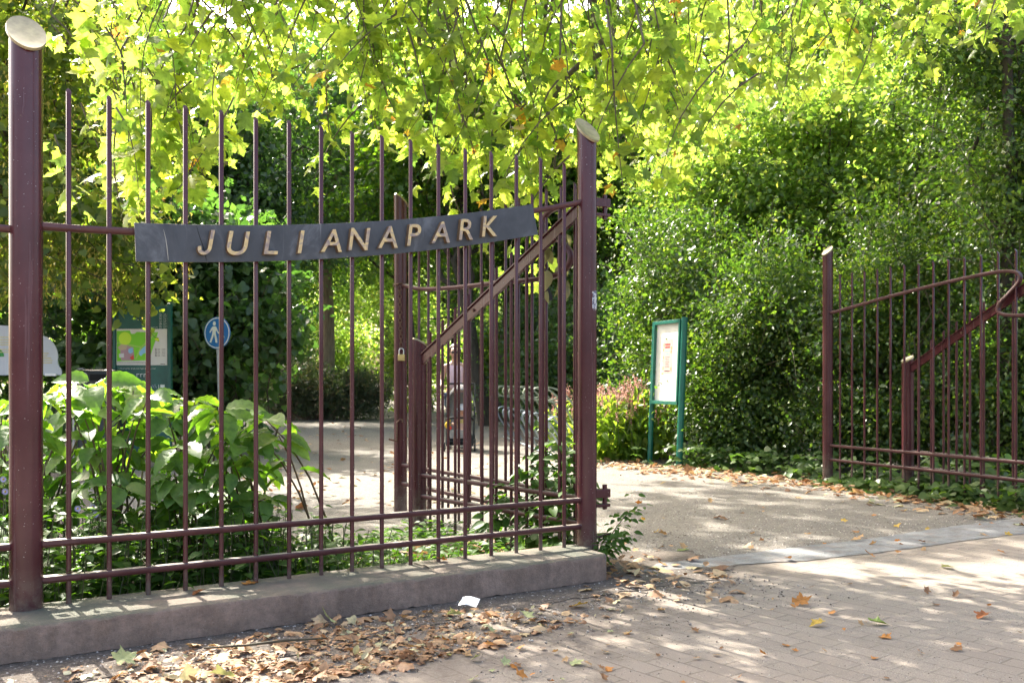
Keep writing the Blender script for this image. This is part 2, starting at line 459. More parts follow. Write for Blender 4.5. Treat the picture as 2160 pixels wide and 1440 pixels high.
L_DRY = leafmat('dry_leaf', [(0, G(.16, .08, .042)), (.35, G(.28, .155, .082)), (.7, G(.38, .24, .135)), (.88, G(.45, .33, .20)), (.95, G(.31, .32, .18)), (1, G(.42, .41, .28))], (1.2, 1.0, .7), .2, .6, .3, 45)

# ------------------------------------------------------------------ ground
def sheet(name, pts, z, mat, jag=0.0, step=.12, kind='structure'):
    """flat outline; edges longer than step are cut and jittered so they look worn"""
    out = []
    n = len(pts)
    for i in range(n):
        a = Vector(pts[i][:2]); b = Vector(pts[(i + 1) % n][:2])
        k = max(1, int((b - a).length / step)) if jag else 1
        nn = Vector((-(b - a).y, (b - a).x)).normalized()
        ph = random.uniform(0, 6)
        for j in range(k):
            t = j / k
            w = 0 if j == 0 else jag * (math.sin(ph + 3.1 * t * (b - a).length) * .6 + random.uniform(-.5, .5))
            out.append(a.lerp(b, t) + nn * w)
    m = MB(); m.add([(p.x, p.y, z) for p in out], [tuple(range(len(out)))])
    import bmesh
    me = bpy.data.meshes.new(name); me.from_pydata(m.v, [], m.f); me.materials.append(mat)
    bm = bmesh.new(); bm.from_mesh(me); bmesh.ops.triangulate(bm, faces=bm.faces)
    for f in bm.faces:
        if f.normal.z < 0: f.normal_flip()
    bm.to_mesh(me); bm.free()
    o = bpy.data.objects.new(name, me); COL.objects.link(o)
    if kind: o['kind'] = kind
    return o

P1 = Vector((-2.024, 3.95, 0)); P2 = Vector((.4325, 5.475, 0))
FD = (P2 - P1).normalized(); FN = Vector((FD.y, -FD.x, 0))      # along the fence; towards the street
FL = (P2 - P1).length
HINGE = Vector((4.46, 7.52, 0))
GD = (HINGE - P2).normalized()
sheet('ground', [(-250, -60), (250, -60), (250, 350), (-250, 350)], 0.0, SOIL)
s0 = P2 + Vector((.45, .05, 0)); s1 = Vector((9.0, 9.75, 0))
sheet('gravel_path', [(-2.55, 7.0), (-1.3, 6.1), (-.3, 6.6), (.55, 5.55), (s0.x, s0.y), (s1.x, s1.y), (4.6, 8.4), (3.3, 10.4), (2.5, 11.7), (1.3, 12.9), (.95, 14.5), (.2, 18), (-.4, 27), (-1.6, 34), (-9, 95), (-14, 95), (-6.0, 33), (-6.0, 26), (-9, 25), (-8.5, 19), (-5.6, 12.5), (-4.2, 9)], .004, GRAVEL, .10, .3)
sheet('lawn', [(-9, 28), (-6.6, 34), (-12.5, 80), (-60, 80), (-60, 36)], .006, GRASS)
sheet('lawn', [(-1.0, 34), (-6.0, 80), (60, 80), (60, 40)], .006, GRASS)
sheet('brick_paving', [(-9, -3), (14, -3), (14, 12.6), (s1.x, s1.y + .12), (s0.x + .3, s0.y + .1), (P2.x + .25, P2.y - .35), (-9, -.55)], .008, BRICK)
sheet('soil_strip', [tuple(P1 - FD * 6 + FN * .2), tuple(P1 - FD * 6 + FN * .75), tuple(P1 + FN * .75), tuple(P1 + FD * 1.2 + FN * .7), tuple(P1 + FD * 2.2 + FN * .62), tuple(P1 + FD * 2.7 + FN * .55), tuple(P2 + FD * .3 + FN * .62), tuple(P2 + FD * .85 + FN * .3), tuple(P2 + FD * .95 - FN * .15), tuple(P2 + FD * .35 - FN * .4), tuple(P2 - FD * .3 + FN * .2)], .012, SOIL, .07, .06)
a0 = gpix(1352, 1209); a1 = gpix(1700, 1186); a2 = gpix(2160, 1128)
b0 = gpix(1400, 1190); b1 = gpix(1760, 1148); b2 = gpix(2160, 1093)
ext = (a2 - a1) * 1.2
sheet('concrete_sill', [(a0.x, a0.y), (a1.x, a1.y), (a2.x, a2.y), (a2.x + ext.x, a2.y + ext.y), (b2.x + ext.x, b2.y + ext.y), (b2.x, b2.y), (b1.x, b1.y), (b0.x, b0.y)], .0125, SILLM, .022, .05)

# loose grit on the ground near the camera
def grit(name, n, region, zlev, rmin, rmax, mat):
    pts = np.array([region() for _ in range(n)])
    pts = np.c_[pts, np.full(len(pts), zlev)]
    ico = ([(1, 0, 0), (-1, 0, 0), (0, 1, 0), (0, -1, 0), (0, 0, .7), (0, 0, -.7)], [(0, 2, 4), (2, 1, 4), (1, 3, 4), (3, 0, 4), (2, 0, 5), (1, 2, 5), (3, 1, 5), (0, 3, 5)])
    c = Cloud()
    c.leaves(pts, rand_dirs(n) * np.array([1, 1, .2]), rand_dirs(n, 1.5), RNG.uniform(rmin, rmax, n) * RNG.uniform(.6, 1.4, n), ico)
    return tag(c.build(name, mat), kind='stuff')
def stone_mat():
    m, nt, p = nodes('grit')
    g = nt.nodes.new('ShaderNodeNewGeometry')
    nt.links.new(ramp(nt, g.outputs['Random Per Island'], [(0, (.12, .095, .075)), (.6, (.24, .2, .165)), (1, (.5, .46, .41))]), p.inputs['Base Color'])
    p.inputs['Roughness'].default_value = .8
    return m
GRITM = stone_mat()
def reg_strip():
    p = P1 + FD * random.uniform(-.6, FL + .7) + FN * (.30 + abs(random.gauss(0, .42)))
    return p.x, p.y
def reg_front():
    p = gpix(random.uniform(700, 2250), random.uniform(1040, 1500) if random.random() < .6 else random.uniform(1200, 1500))
    return p.x, p.y
grit('loose_grit', 3600, reg_strip, .011, .002, .0068, GRITM)
grit('loose_grit', 5000, reg_front, .0085, .0012, .0034, GRITM)
def reg_gate():
    p = gpix(random.uniform(1240, 2250), 1000 + 190 * random.random() ** .8)
    return p.x, p.y
grit('loose_grit', 9000, reg_gate, .004, .003, .008, GRITM)

# ------------------------------------------------------------------ plinth
def plinth():
    t = thing('plinth', (P1.x, P1.y, 0), 'low pinkish concrete plinth under the long fence with chipped lower edge', 'plinth')
    fr = .315; bk = .075; top = .15; low = .012
    n = 210
    us = [-3.0 + (FL + 3.0) * i / n for i in range(n + 1)]
    endl = Vector((.512, 5.20, 0)); endb = Vector((.505, 5.52, 0))
    m = MB(); rows = []
    L = (endl - P1).dot(FD)
    for i in range(n + 1):
        s = -3.0 + (L + 3.0) * i / n
        e = 0.0
        if s > L - .05: e = .03 * ((s - L + .05) / .05) ** 2
        p = P1 + FD * s
        chip = random.uniform(.002, .012) if random.random() < .13 else random.uniform(0, .0035)
        ec = random.uniform(0, .007) if random.random() < .2 else 0
        pb = p - FN * bk
        if i == n: pb = endb
        f = fr - e
        ring = [p + FN * f + Vector((0, 0, low + chip)), p + FN * f + Vector((0, 0, top - .014 + random.uniform(-.001, .001))), p + FN * (f - .006 - ec) + Vector((0, 0, top - .004 - ec * .6)),
                p + FN * (f - .02) + Vector((0, 0, top + .001)), p + FN * .1 + Vector((0, 0, top + .003)), pb + Vector((0, 0, top)), pb + Vector((0, 0, -.02)), p + FN * (f - .05) + Vector((0, 0, -.02)), p + FN * (f - .035) + Vector((0, 0, low + .012))]
        rows.append(ring)
    # bring the end round towards the post
    k = len(rows[0]); vs = [q for r in rows for q in r]; fs = []
    for i in range(n):
        for j in range(k):
            j2 = (j + 1) % k
            fs.append((i * k + j, i * k + j2, (i + 1) * k + j2, (i + 1) * k + j))
    fs.append(tuple(range(k))); fs.append(tuple(n * k + j for j in range(k - 1, -1, -1)))
    m.add(vs, fs)
    m.build('coping', PLINTHM, t, smooth=35)
    # footing below, set back
    q = MB()
    a = P1 - FD * 3; b = P1 + FD * (L - .04)
    o1 = .268; o2 = -.05
    c8 = [a + FN * o1, b + FN * o1, b + FN * o2, a + FN * o2]
    q.add([c + Vector((0, 0, -.08)) for c in c8] + [c + Vector((0, 0, .02)) for c in c8], [(0, 1, 2, 3), (4, 5, 6, 7), (0, 1, 5, 4), (1, 2, 6, 5), (2, 3, 7, 6), (3, 0, 4, 7)])
    q.build('footing', FOOTM, t)
plinth()

# ------------------------------------------------------------------ fence, gates
def cut_post(c, r, z0, z1, down, slope, n=36):
    """round tube with a slanted top: down = horizontal direction the cut falls towards"""
    dv = Vector((down[0], down[1], 0)).normalized(); m = MB(); vs = []; fs = []
    zs = [z0, z0 + (z1 - z0 - r * slope) * .5, None]
    for z in zs:
        for k in range(n):
            a = 2 * math.pi * k / n
            o = Vector((math.cos(a) * r, math.sin(a) * r, 0))
            zz = z if z is not None else z1 - slope * o.dot(dv)
            vs.append(Vector((c[0], c[1], 0)) + o + Vector((0, 0, zz)))
    for i in range(2):
        for k in range(n):
            fs.append((i * n + k, i * n + (k + 1) % n, (i + 1) * n + (k + 1) % n, (i + 1) * n + k))
    fs.append(tuple(range(n))); fs.append(tuple(2 * n + k for k in range(n)))
    return m.add(vs, fs)
def cut_cap(c, r, z1, down, slope, th=.012, dish=.007, n=40):
    dv = Vector((down[0], down[1], 0)).normalized()
    nr = Vector((dv.x * slope, dv.y * slope, 1)).normalized()
    m = MB(); vs = []; fs = []
    rr = [(1, 0), (1.0, .6), (.985, 1), (.80, .75), (.45, .45)]
    for q, h in rr:
        for k in range(n):
            a = 2 * math.pi * k / n
            o = Vector((math.cos(a) * r * q, math.sin(a) * r * q, 0)); o.z = -slope * o.dot(dv)
            vs.append(Vector((c[0], c[1], z1)) + o + nr * (th * h))
    for i in range(len(rr) - 1):
        for k in range(n): fs.append((i * n + k, i * n + (k + 1) % n, (i + 1) * n + (k + 1) % n, (i + 1) * n + k))
    fs.append(tuple(range(n))); fs.append(tuple((len(rr) - 1) * n + k for k in range(n)))
    return m.add(vs, fs)
def post(parent, c, r, z0, z1, down, slope, capr, name='post', capmat=CREAM):
    o = cut_post(c, r, z0, z1, down, slope).build(name, MAROON, parent, smooth=40)
    cut_cap(c, r * capr, z1 + .001, down, slope).build('cap', capmat, o, smooth=50)
    return o
def picket(parent, c, r, z0, z1, down, slope=1.2):
    return cut_post(c, r, z0, z1, down, slope, 12).build('picket', MAROON, parent, smooth=50)
HALF = [(-.019, .012), (.019, .012), (.021, .004), (.017, -.010), (.008, -.017), (-.008, -.017), (-.017, -.010), (-.021, .004)]
SQ = lambda a, b: [(-a, b), (a, b), (a, -b), (-a, -b)]
def catz(u): return 1.609 + .01 * u + .381 * u * u + .137

fence = thing('fence', (P1.x, P1.y, .15), 'tall maroon steel fence panel with a sagging top rail between two capped posts', 'fence')
CUT = (.60, -.80)
post(fence, P1, .064, .148, 2.54, CUT, 1.15, 1.2)
post(fence, P2, .057, .10, 2.537, CUT, 1.15, 1.22)
for i in range(-3, 17):
    u = .056 + .05554 * i
    if i < 0: u = -.06 - .05554 * (-i - 1)
    p = P1 + FD * FL * u
    picket(fence, p, .0108, .149, 2.33 + random.uniform(-.006, .006), CUT, 1.5)
for z in (.415, .264):
    MB().sweep([P1 + FD * .055 + Vector((0, 0, z)), P1 + FD * FL * .5 + Vector((0, 0, z)), P2 - FD * .05 + Vector((0, 0, z))], HALF, FN).build('rail', RAILM, fence, smooth=50)
    MB().sweep([P1 - FD * .8 + Vector((0, 0, z)), P1 - FD * .055 + Vector((0, 0, z))], HALF, FN).build('rail', RAILM, fence, smooth=50)
MB().sweep([P1 + FD * (FL * u) + Vector((0, 0, catz(u))) for u in [.02 + .965 * i / 24 for i in range(25)]], HALF, FN).build('rail', RAILM, fence, smooth=50)
MB().sweep([P1 - FD * (.8 - .75 * i / 8) + Vector((0, 0, catz(0) - .02 + .06 * ((.8 - .75 * i / 8)) ** 2)) for i in range(9)], HALF, FN).build('rail', RAILM, fence, smooth=50)
# connection sleeves beside the left post
for z in (.415, .264, catz(.03)):
    MB().box(P1 + FD * .13 + Vector((0, 0, z + .004)), (.15, .047, .02), Matrix.Rotation(math.atan2(FD.y, FD.x), 4, 'Z')).build('sleeve', RAILM, fence, bevel=.002)
# stickers left on the right post
def curved_patch(c, r, a0, a1, z0, z1, n=8):
    m = MB(); vs = []; fs = []
    for j in range(5):
        for i in range(n + 1):
            a = a0 + (a1 - a0) * i / n
            e = .012 * math.sin(i * 2.3 + j * 3.1) if j in (0, 4) else 0
            vs.append((c[0] + math.cos(a) * r, c[1] + math.sin(a) * r, z0 + (z1 - z0) * j / 4 + e))
    for j in range(4):
        for i in range(n): fs.append((j * (n + 1) + i, j * (n + 1) + i + 1, (j + 1) * (n + 1) + i + 1, (j + 1) * (n + 1) + i))
    return m.add(vs, fs)
def sticker_mat():
    m, nt, p = nodes('torn_sticker')
    nt.links.new(ramp(nt, noise(nt, 55, 4), [(.42, (.10, .055, .06)), (.47, (.16, .2, .3)), (.55, (.6, .6, .58)), (.75, (.5, .45, .3))]), p.inputs['Base Color'])
    return m
st = curved_patch(P2, .0578, R(-62), R(-14), 1.51, 1.61).build('sticker', sticker_mat(), fence, smooth=60)
st['label'] = 'torn whitish sticker on the right fence post'

# gate geometry: fixed guard wing and swung-open leaf at either side
def vec_at(o, d, s, z): return o + d * s + Vector((0, 0, z))
def spline(pts, n=60):
    """Catmull-Rom through (s, z) points"""
    P = [pts[0]] + pts + [pts[-1]]; out = []
    k = len(pts) - 1
    for i in range(k):
        p0, p1, p2, p3 = P[i], P[i + 1], P[i + 2], P[i + 3]
        m = max(2, n // k)
        for j in range(m):
            t = j / m
            out.append(tuple(.5 * (2 * p1[c] + (p2[c] - p0[c]) * t + (2 * p0[c] - 5 * p1[c] + 4 * p2[c] - p3[c]) * t * t + (3 * p1[c] - p0[c] - 3 * p2[c] + p3[c]) * t ** 3) for c in (0, 1)))
    out.append(pts[-1]); return out
def wing(hinge, S, top, down, label, z_lo, z_hi, npick):
    d = (S - hinge).normalized(); L = (S - hinge).length; side = Vector((d.y, -d.x, 0))
    t = thing('guard_fence', (S.x, S.y, 0), label, 'fence', 'slanted guard fences beside the gate')
    post(t, S, .058, -.02, top, down, .55, 1.02, 'end_post')
    dz = lambda s: z_hi + (z_lo - z_hi) * s / L
    for i in range(npick):
        s = .12 + (L - .27) * i / (npick - 1)
        picket(t, hinge + d * s, .0105, .02, dz(s) + .135, d, 1.2)
    for z in (.413, .262):
        MB().sweep([vec_at(hinge, d, .03, z), vec_at(hinge, d, L - .05, z)], HALF, side).build('rail', RAILM, t, smooth=50)
    prof = [(-.025, .036), (.025, .036), (.025, .028), (.013, .026), (.013, -.036), (-.013, -.036), (-.013, .026), (-.025, .028)]
    b = MB().sweep([vec_at(hinge, d, .03, dz(.03)), vec_at(hinge, d, L + .02, dz(L + .02))], prof, side).build('slanted_bar', MAROON, t)
    for s in (L - .03, L * .62):
        c = vec_at(hinge, d, s, dz(s) - .006)
        MB().tube([c - side * .024, c + side * .024], .011, 8).build('bolt', RUST, b)
    return t
def leaf_gate(hinge, E, top, down, label, rail, us, ptop, slope=.9):
    d = (hinge - E).normalized(); L = (hinge - E).length; side = Vector((d.y, -d.x, 0))
    t = thing('gate_leaf', (E.x, E.y, 0), label, 'gate', 'open gate leaves')
    post(t, E, .054, -.01, top, down, slope, 1.03, 'closing_stile')
    post(t, hinge - d * .06, .028, .03, ptop + .02, down, .8, 1.02, 'hinge_stile', MAROON)
    for u in us: picket(t, E + d * (L * u), .0105, .07, ptop + random.uniform(-.008, .008), d, 1.3)
    for z in (.413, .262):
        MB().sweep([vec_at(E, d, .04, z), vec_at(E, d, L - .07, z)], HALF, side).build('rail', RAILM, t, smooth=50)
    MB().sweep([vec_at(E, d, s * L, z) for s, z in spline(rail, 84)], [(a, b) for a, b in HALF], side).build('curved_rail', RAILM, t, smooth=60)
    return t
S1 = Vector((-.68, 6.92, 0)); S2 = Vector((3.866, 9.26, 0))
E1 = Vector((-.912, 7.76, 0)); E2 = Vector((3.36, 10.09, 0))
wing(P2 + FD * .03, S1, 1.365, (.6, .5), 'short maroon guard fence with slanting bar behind the lettered sign', 1.225, 2.15, 11)
wing(HINGE, S2, 1.30, (-.75, -.2), 'maroon guard fence with slanting bar and short post behind the right gate leaf', 1.19, 2.10, 11)
H1 = P2 + GD * .085 - FN * .06
leaf_gate(H1, E1, 2.565, (.75, .45), 'open maroon gate leaf with padlocked stile behind the lettered sign', [(.02, 1.875), (.14, 1.82), (.30, 1.79), (.45, 1.775), (.62, 1.765), (.80, 1.745), (.885, 1.77), (.915, 1.85), (.885, 1.94), (.82, 2.02), (.80, 2.10), (.83, 2.16), (.90, 2.17), (.985, 2.15)], [.066 + .0622 * i for i in range(14)] + [.93], 2.29)
leaf_gate(HINGE, E2, 2.47, (-.75, -.35), 'open maroon gate leaf swung back against the hedge at the right', [(.02, 1.815), (.15, 1.862), (.32, 1.925), (.5, 1.98), (.66, 2.02), (.76, 2.035), (.815, 2.01), (.825, 1.94), (.79, 1.84), (.755, 1.76), (.752, 1.69), (.79, 1.655), (.88, 1.645), (.985, 1.65)], [.066 + .0622 * i for i in range(15)], 2.20)
# right hinge post stands outside the frame
hp = thing('gate_post', (HINGE.x + .09, HINGE.y + .04, 0), 'round maroon hinge post of the right gate leaf', 'post')
post(hp, HINGE + GD * .09, .06, 0, 2.54, (-.6, -.8), 1.15, 1.2)
# hinge clamps at the right fence post
for z, hgt in ((2.11, .10), (.425, .10), (.20, .02)):
    hc = MB(); Rg = Matrix.Rotation(math.atan2(GD.y, GD.x), 4, 'Z')
    c = P2 + GD * .095 + Vector((0, 0, z))
    if hgt > .05:
        hc.box(c + Vector((0, 0, .02)), (.10, .055, .05), Rg); hc.box(c + Vector((0, 0, -.05)), (.10, .055, .018), Rg)
        k = P2 + GD * .118 + FN * .005 + Vector((0, 0, z)); hc.tube([k + Vector((0, 0, -.075)), k + Vector((0, 0, .07))], .015, 8)
    else: hc.box(c, (.12, .05, .02), Rg)
    hc.build('hinge_clamp', MAROON, fence, bevel=.003)
# latch on the closing stile
lm = MB()
lc = E1 + Vector((-.0, -.055, .71))
lm.tube([lc + Vector((-.025, -.012, -.10)), lc + Vector((-.02, -.012, .05)), lc + Vector((.0, -.012, .075)), lc + Vector((.022, -.012, .07)), lc + Vector((.022, -.012, .05))], .007, 6)
lm.tube([lc + Vector((-.02, -.02, -.10)), lc + Vector((-.06, -.03, -.092)), lc + Vector((-.085, -.03, -.085))], .008, 6)
lm.build('latch', RUST, next(o for o in COL.objects if o.name == 'gate_leaf'))

# chain and padlock
def chain(pts, name, mat, label, cat):
    m = MB()
    step = .034; path = []
    for a, b in zip(pts[:-1], pts[1:]):
        a = Vector(a); b = Vector(b); k = max(1, round((b - a).length / step))
        path += [(a.lerp(b, i / k), a.lerp(b, (i + 1) / k)) for i in range(k)]
    for i, (a, b) in enumerate(path):
        d = (b - a); L = d.length; d.normalize()
        s = Vector((1, 0, 0)) if i % 2 == 0 else Vector((.2, 1, 0))
        s = (s - d * s.dot(d)).normalized()
        ring = []
        for k in range(12):
            an = 2 * math.pi * k / 12
            ring.append((a + b) / 2 + d * (math.sin(an) * (L * .5 + .006)) + s * (math.cos(an) * .012))
        ring.append(ring[0]); ring.append(ring[1])
        m.tube(ring, .0038, 5, caps=False)
    return tag(m.build(name, mat, smooth=60), label, cat)
e = E1
chain([e + Vector((-.05, -.05, 1.87)), e + Vector((.0, -.064, 1.885)), e + Vector((.05, -.05, 1.88))], 'chain', RUST, 'rusty chain wrapped round the gate stile above the hanging chain', 'chain')
chain([e + Vector((.0, -.066, 1.86)), e + Vector((.004, -.07, 1.60)), e + Vector((.014, -.072, 1.375))], 'chain', RUST, 'rusty chain hanging down the gate stile to the padlock', 'chain')
pl = thing('padlock', tuple(e + Vector((.016, -.078, 1.28))), 'brass padlock hanging at the end of the rusty chain', 'padlock')
pc = e + Vector((.016, -.078, 1.285))
MB().box(pc, (.056, .024, .052)).build('lock_body', BRASS, pl, bevel=.004)
MB().tube([pc + Vector((-.018 * math.cos(a), 0, .026 + (.028 if 0 < a < math.pi else 0) + .02 * math.sin(a))) for a in [0, .001] + [math.pi * i / 8 for i in range(1, 8)] + [math.pi - .001, math.pi]], .0045, 8).build('shackle', STEEL, pl, smooth=60)

# strap hanging from the curved rail of the left leaf, with a spray of withered leaves
d1 = (H1 - E1).normalized()
c = E1 + d1 * (2.9 * .74) + Vector((.0, -.03, 1.77))
sm = MB()
sm.sweep([c + Vector((0, 0, .0)), c + Vector((-.02, -.01, -.08)), c + Vector((.01, -.01, -.17))], SQ(.004, .012), (0, 1, 0))
sm.sweep([c + Vector((.09, 0, .02)), c + Vector((.085, -.01, -.05)), c + Vector((.07, -.01, -.12))], SQ(.004, .018), (0, 1, 0))
tag(sm.build('strap', BLACK), 'black strap ends dangling from the curved gate rail', 'strap')
WITHER = leafmat('withered_leaf', [(0, G(.19, .19, .09)), (1, G(.33, .31, .17))], (1.3, 1.3, .9), .3, .6)
cl = Cloud(); n = 13
pos = np.array([c + Vector((.03 + random.uniform(-.05, .08), -.03, .27 - .032 * i)) for i in range(n)])
cl.leaves(pos, rand_dirs(n) * .35 + np.array([0, 0, -1.0]), rand_dirs(n) + np.array([0, -1.2, 0]), RNG.uniform(.08, .15, n), BIGOVAL)
tag(cl.build('withered_spray', WITHER, smooth=True), 'withered pale leaves caught in the curved gate rail', 'dead leaves')

# ------------------------------------------------------------------ lettered sign
def text_mesh(body, size=1.0, shear=0.0, extrude=0.0, offset=0.0, bevel=0.0, align='LEFT', res=6):
    cu = bpy.data.curves.new('lettering', 'FONT'); cu.body = body; cu.size = size; cu.shear = shear
    cu.extrude = extrude; cu.offset = offset; cu.bevel_depth = bevel; cu.align_x = align; cu.resolution_u = res
    ob = bpy.data.objects.new('lettering', cu); COL.objects.link(ob)
    dg = bpy.context.evaluated_depsgraph_get(); dg.update()
    me = bpy.data.meshes.new_from_object(ob.evaluated_get(dg))
    vs = [v.co.copy() for v in me.vertices]; fs = [tuple(p.vertices) for p in me.polygons]
    bpy.data.objects.remove(ob); bpy.data.curves.remove(cu); bpy.data.meshes.remove(me)
    return vs, fs
def plate_mat():
    m, nt, p = nodes('slate_plate')
    w = noise(nt, 1.0, 6, .65, mapped(nt, (5, 5, 3)), 1.4)
    c = ramp(nt, w, [(.35, (.042, .046, .053)), (.55, (.062, .067, .076)), (.75, (.15, .16, .175))])
    st_ = noise(nt, 1.0, 5, .7, mapped(nt, (60, 60, 3)))
    c = mix(nt, ramp(nt, st_, [(.62, (0, 0, 0)), (.78, (.45, .45, .45))]), c, (.27, .27, .27))
    nt.links.new(c, p.inputs['Base Color']); p.inputs['Roughness'].default_value = .45; p.inputs['Specular IOR Level'].default_value = .35
    return m
def letter_mat():
    m, nt, p = nodes('weathered_gold_letter')
    g = nt.nodes.new('ShaderNodeNewGeometry')
    front = nt.nodes.new('ShaderNodeVectorMath'); front.operation = 'DOT_PRODUCT'
    nt.links.new(g.outputs['Normal'], front.inputs[0]); front.inputs[1].default_value = tuple(FN)
    face = ramp(nt, noise(nt, 1.0, 4, .5, mapped(nt, (14, 14, 14)), 1.5), [(.36, (.24, .19, .17)), (.47, (.38, .29, .20)), (.53, (.58, .44, .20)), (.7, (.46, .33, .17))])
    side_ = ramp(nt, noise(nt, 60, 3), [(.3, (.09, .055, .03)), (.7, (.22, .14, .07))])
    nt.links.new(mix(nt, ramp(nt, front.outputs['Value'], [(.5, (0, 0, 0)), (.8, (1, 1, 1))]), side_, face), p.inputs['Base Color'])
    p.inputs['Roughness'].default_value = .5
    return m
LETM = letter_mat(); PLATEM = plate_mat()
u0, u1 = .146, .868
sign = thing('name_sign', tuple(P1 + FD * FL * u0 + Vector((0, 0, 1.6))), 'long curved slate grey name sign with gold letters fixed across the fence', 'sign')
pts = [P1 + FD * FL * (u0 + (u1 - u0) * i / 40) + FN * .034 + Vector((0, 0, catz(u0 + (u1 - u0) * i / 40) - .137 + .0845)) for i in range(41)]
MB().sweep(pts, SQ(.005, .0845), FN).build('plate', PLATEM, sign, bevel=.0015)
cm = MB()   # scratch and crack across the plate
for pa in ([(.187, .058), (.190, .02), (.192, -.02), (.194, -.078)], [(.236, .083), (.241, .03), (.246, -.01), (.252, -.083)]):
    pp = [P1 + FD * FL * u + FN * .0394 + Vector((0, 0, catz(u) - .0525 + z)) for u, z in pa]
    cm.tube(pp, [.0006, .0014, .002, .001], 5)
cm2 = MB(); nseg = len(cm.v) // 2
sc1 = MB(); sc1.v = cm.v[:nseg]; sc1.f = [f for f in cm.f if max(f) < nseg]
sc2 = MB(); sc2.v = cm.v[nseg:]; sc2.f = [tuple(i - nseg for i in f) for f in cm.f if min(f) >= nseg]
sc1.build('scratch', plain('pale_scratch', (.42, .40, .34), .8), sign); sc2.build('crack', plain('black_crack', (.015, .014, .013), .8), sign)
def letter_j():
    o = []
    for k in range(13):
        a = math.pi * k / 12
        o.append((.20 - .20 * math.cos(a), .21 - .21 * math.sin(a)))
    inn = [(.20 - .095 * math.cos(math.pi * k / 12), .21 - .11 * math.sin(math.pi * k / 12)) for k in range(12, -1, -1)]
    out = o + [(.40, .729), (.295, .729)] + inn + [(.09, .26), (.0, .235)]
    out = [(x + .22 * y, y) for x, y in out]
    n = len(out)
    vs = [Vector((x, y, z)) for z in (-.097, .097) for x, y in out]
    return vs, [tuple(range(n)), tuple(range(n, 2 * n))] + [(k, (k + 1) % n, n + (k + 1) % n, n + k) for k in range(n)]
for i, ch in enumerate('JULIANAPARK'):
    vs, fs = text_mesh(ch, 1.0, .22, 0, .0)
    xs = [v.x for v in vs]; ys = [v.y for v in vs]
    h = .729
    s = .113 / h
    u = .2486 + (.763 - .2486) * i / 10
    sl = .01 + .762 * u
    ang = math.atan(sl / FL) * .55
    cx = (min(xs) + max(xs)) / 2
    vs, fs = text_mesh(ch, 1.0, .22, .085, .0, .010, res=8) if ch != 'J' else letter_j()
    if ch == 'J': cx = .28
    base = P1 + FD * FL * u + FN * .0375 + Vector((0, 0, catz(u) - .137 + .030))
    ca, sa = math.cos(ang), math.sin(ang)
    m = MB()
    out = []
    for v in vs:
        a = (v.x - cx) * s * 1.0; b = v.y * s
        a, b = a * ca - b * sa, a * sa + b * ca
        out.append(base + FD * a + Vector((0, 0, b)) + FN * ((v.z + .097) * s))
    m.add(out, fs).build('letter', LETM, sign)

# ------------------------------------------------------------------ vegetation builders
def ell_points(ells, n, shell=1.0, rng=RNG):
    """points in a set of lumpy ellipsoids, biased to their outer shell"""
    w = np.array([(e[1][0] * e[1][1] * e[1][2]) ** (2 / 3) for e in ells]); w /= w.sum()
    idx = rng.choice(len(ells), n, p=w)
    C = np.array([e[0] for e in ells])[idx]; S = np.array([e[1] for e in ells])[idx]
    d = rand_dirs(n, 0, rng)
    lump = 1 + .13 * np.sin(5 * d[:, 0] + idx) * np.sin(4 * d[:, 1] + 2 * idx) + .10 * np.sin(9 * d[:, 2] + 7 * d[:, 0] + idx)
    r = (1 - shell * rng.uniform(0, 1, n) ** 1.6 * .85) * lump
    return C + S * d * r[:, None], d
def clumps(cloud, ells, nclump, per, spread, size, tmpl, shell=.8, droop=.3, up=.7, zmin=.03, rng=RNG, flat=.65, lumpy=True):
    """sprays of leaves: each spray has its own pointing direction, so clumps catch the light together"""
    if lumpy:
        sub = []
        for C, S in ells:
            vol = (S[0] * S[1] * S[2]) ** (1 / 3)
            for _ in range(int(9 + 5 * vol)):
                dd = rand_dirs(1, 0, rng)[0]; q = rng.uniform(.25, .92); f = rng.uniform(.26, .46)
                sub.append((tuple(np.array(C) + np.array(S) * dd * q), (S[0] * f * 1.15, S[1] * f * 1.15, S[2] * f * .8)))
        ells = sub + [(C, tuple(q * .9 for q in S)) for C, S in ells]
    c, d = ell_points(ells, nclump, shell, rng)
    out = d * .9 + rng.normal(size=(nclump, 3)) * .5
    sp = spread * rng.uniform(.55, 1.35, nclump)
    off = rng.normal(size=(nclump, per, 3)) * np.array([1, 1, flat])
    pos = c[:, None, :] + off * sp[:, None, None] * .62
    ax = out[:, None, :] + rng.normal(size=(nclump, per, 3)) * .55
    ax[:, :, 2] -= droop
    nr = rng.normal(size=(nclump, 1, 3)) * .45 + rng.normal(size=(nclump, per, 3)) * .45 + d[:, None, :] * .35
    nr[:, :, 2] += up
    sz = size * rng.uniform(.65, 1.2, (nclump, per)) * rng.uniform(.65, 1.45, (nclump, 1))
    pos = pos.reshape(-1, 3); ax = ax.reshape(-1, 3); nr = nr.reshape(-1, 3); sz = sz.ravel()
    ok = pos[:, 2] > zmin
    cloud.leaves(pos[ok], ax[ok], nr[ok], sz[ok], tmpl)
    return c
def limb(m, a, b, r0, r1, wob=.06, n=7, sides=7):
    a = Vector(a); b = Vector(b); L = (b - a).length; pts = []; rad = []
    for i in range(n + 1):
        t = i / n
        p = a.lerp(b, t)
        if 0 < i < n: p += Vector((random.uniform(-1, 1), random.uniform(-1, 1), random.uniform(-.5, .5))) * wob * L / 3
        p.z += .12 * L * math.sin(math.pi * t) * .4
        pts.append(p); rad.append(r0 + (r1 - r0) * t)
    m.tube(pts, rad, sides)
    return pts
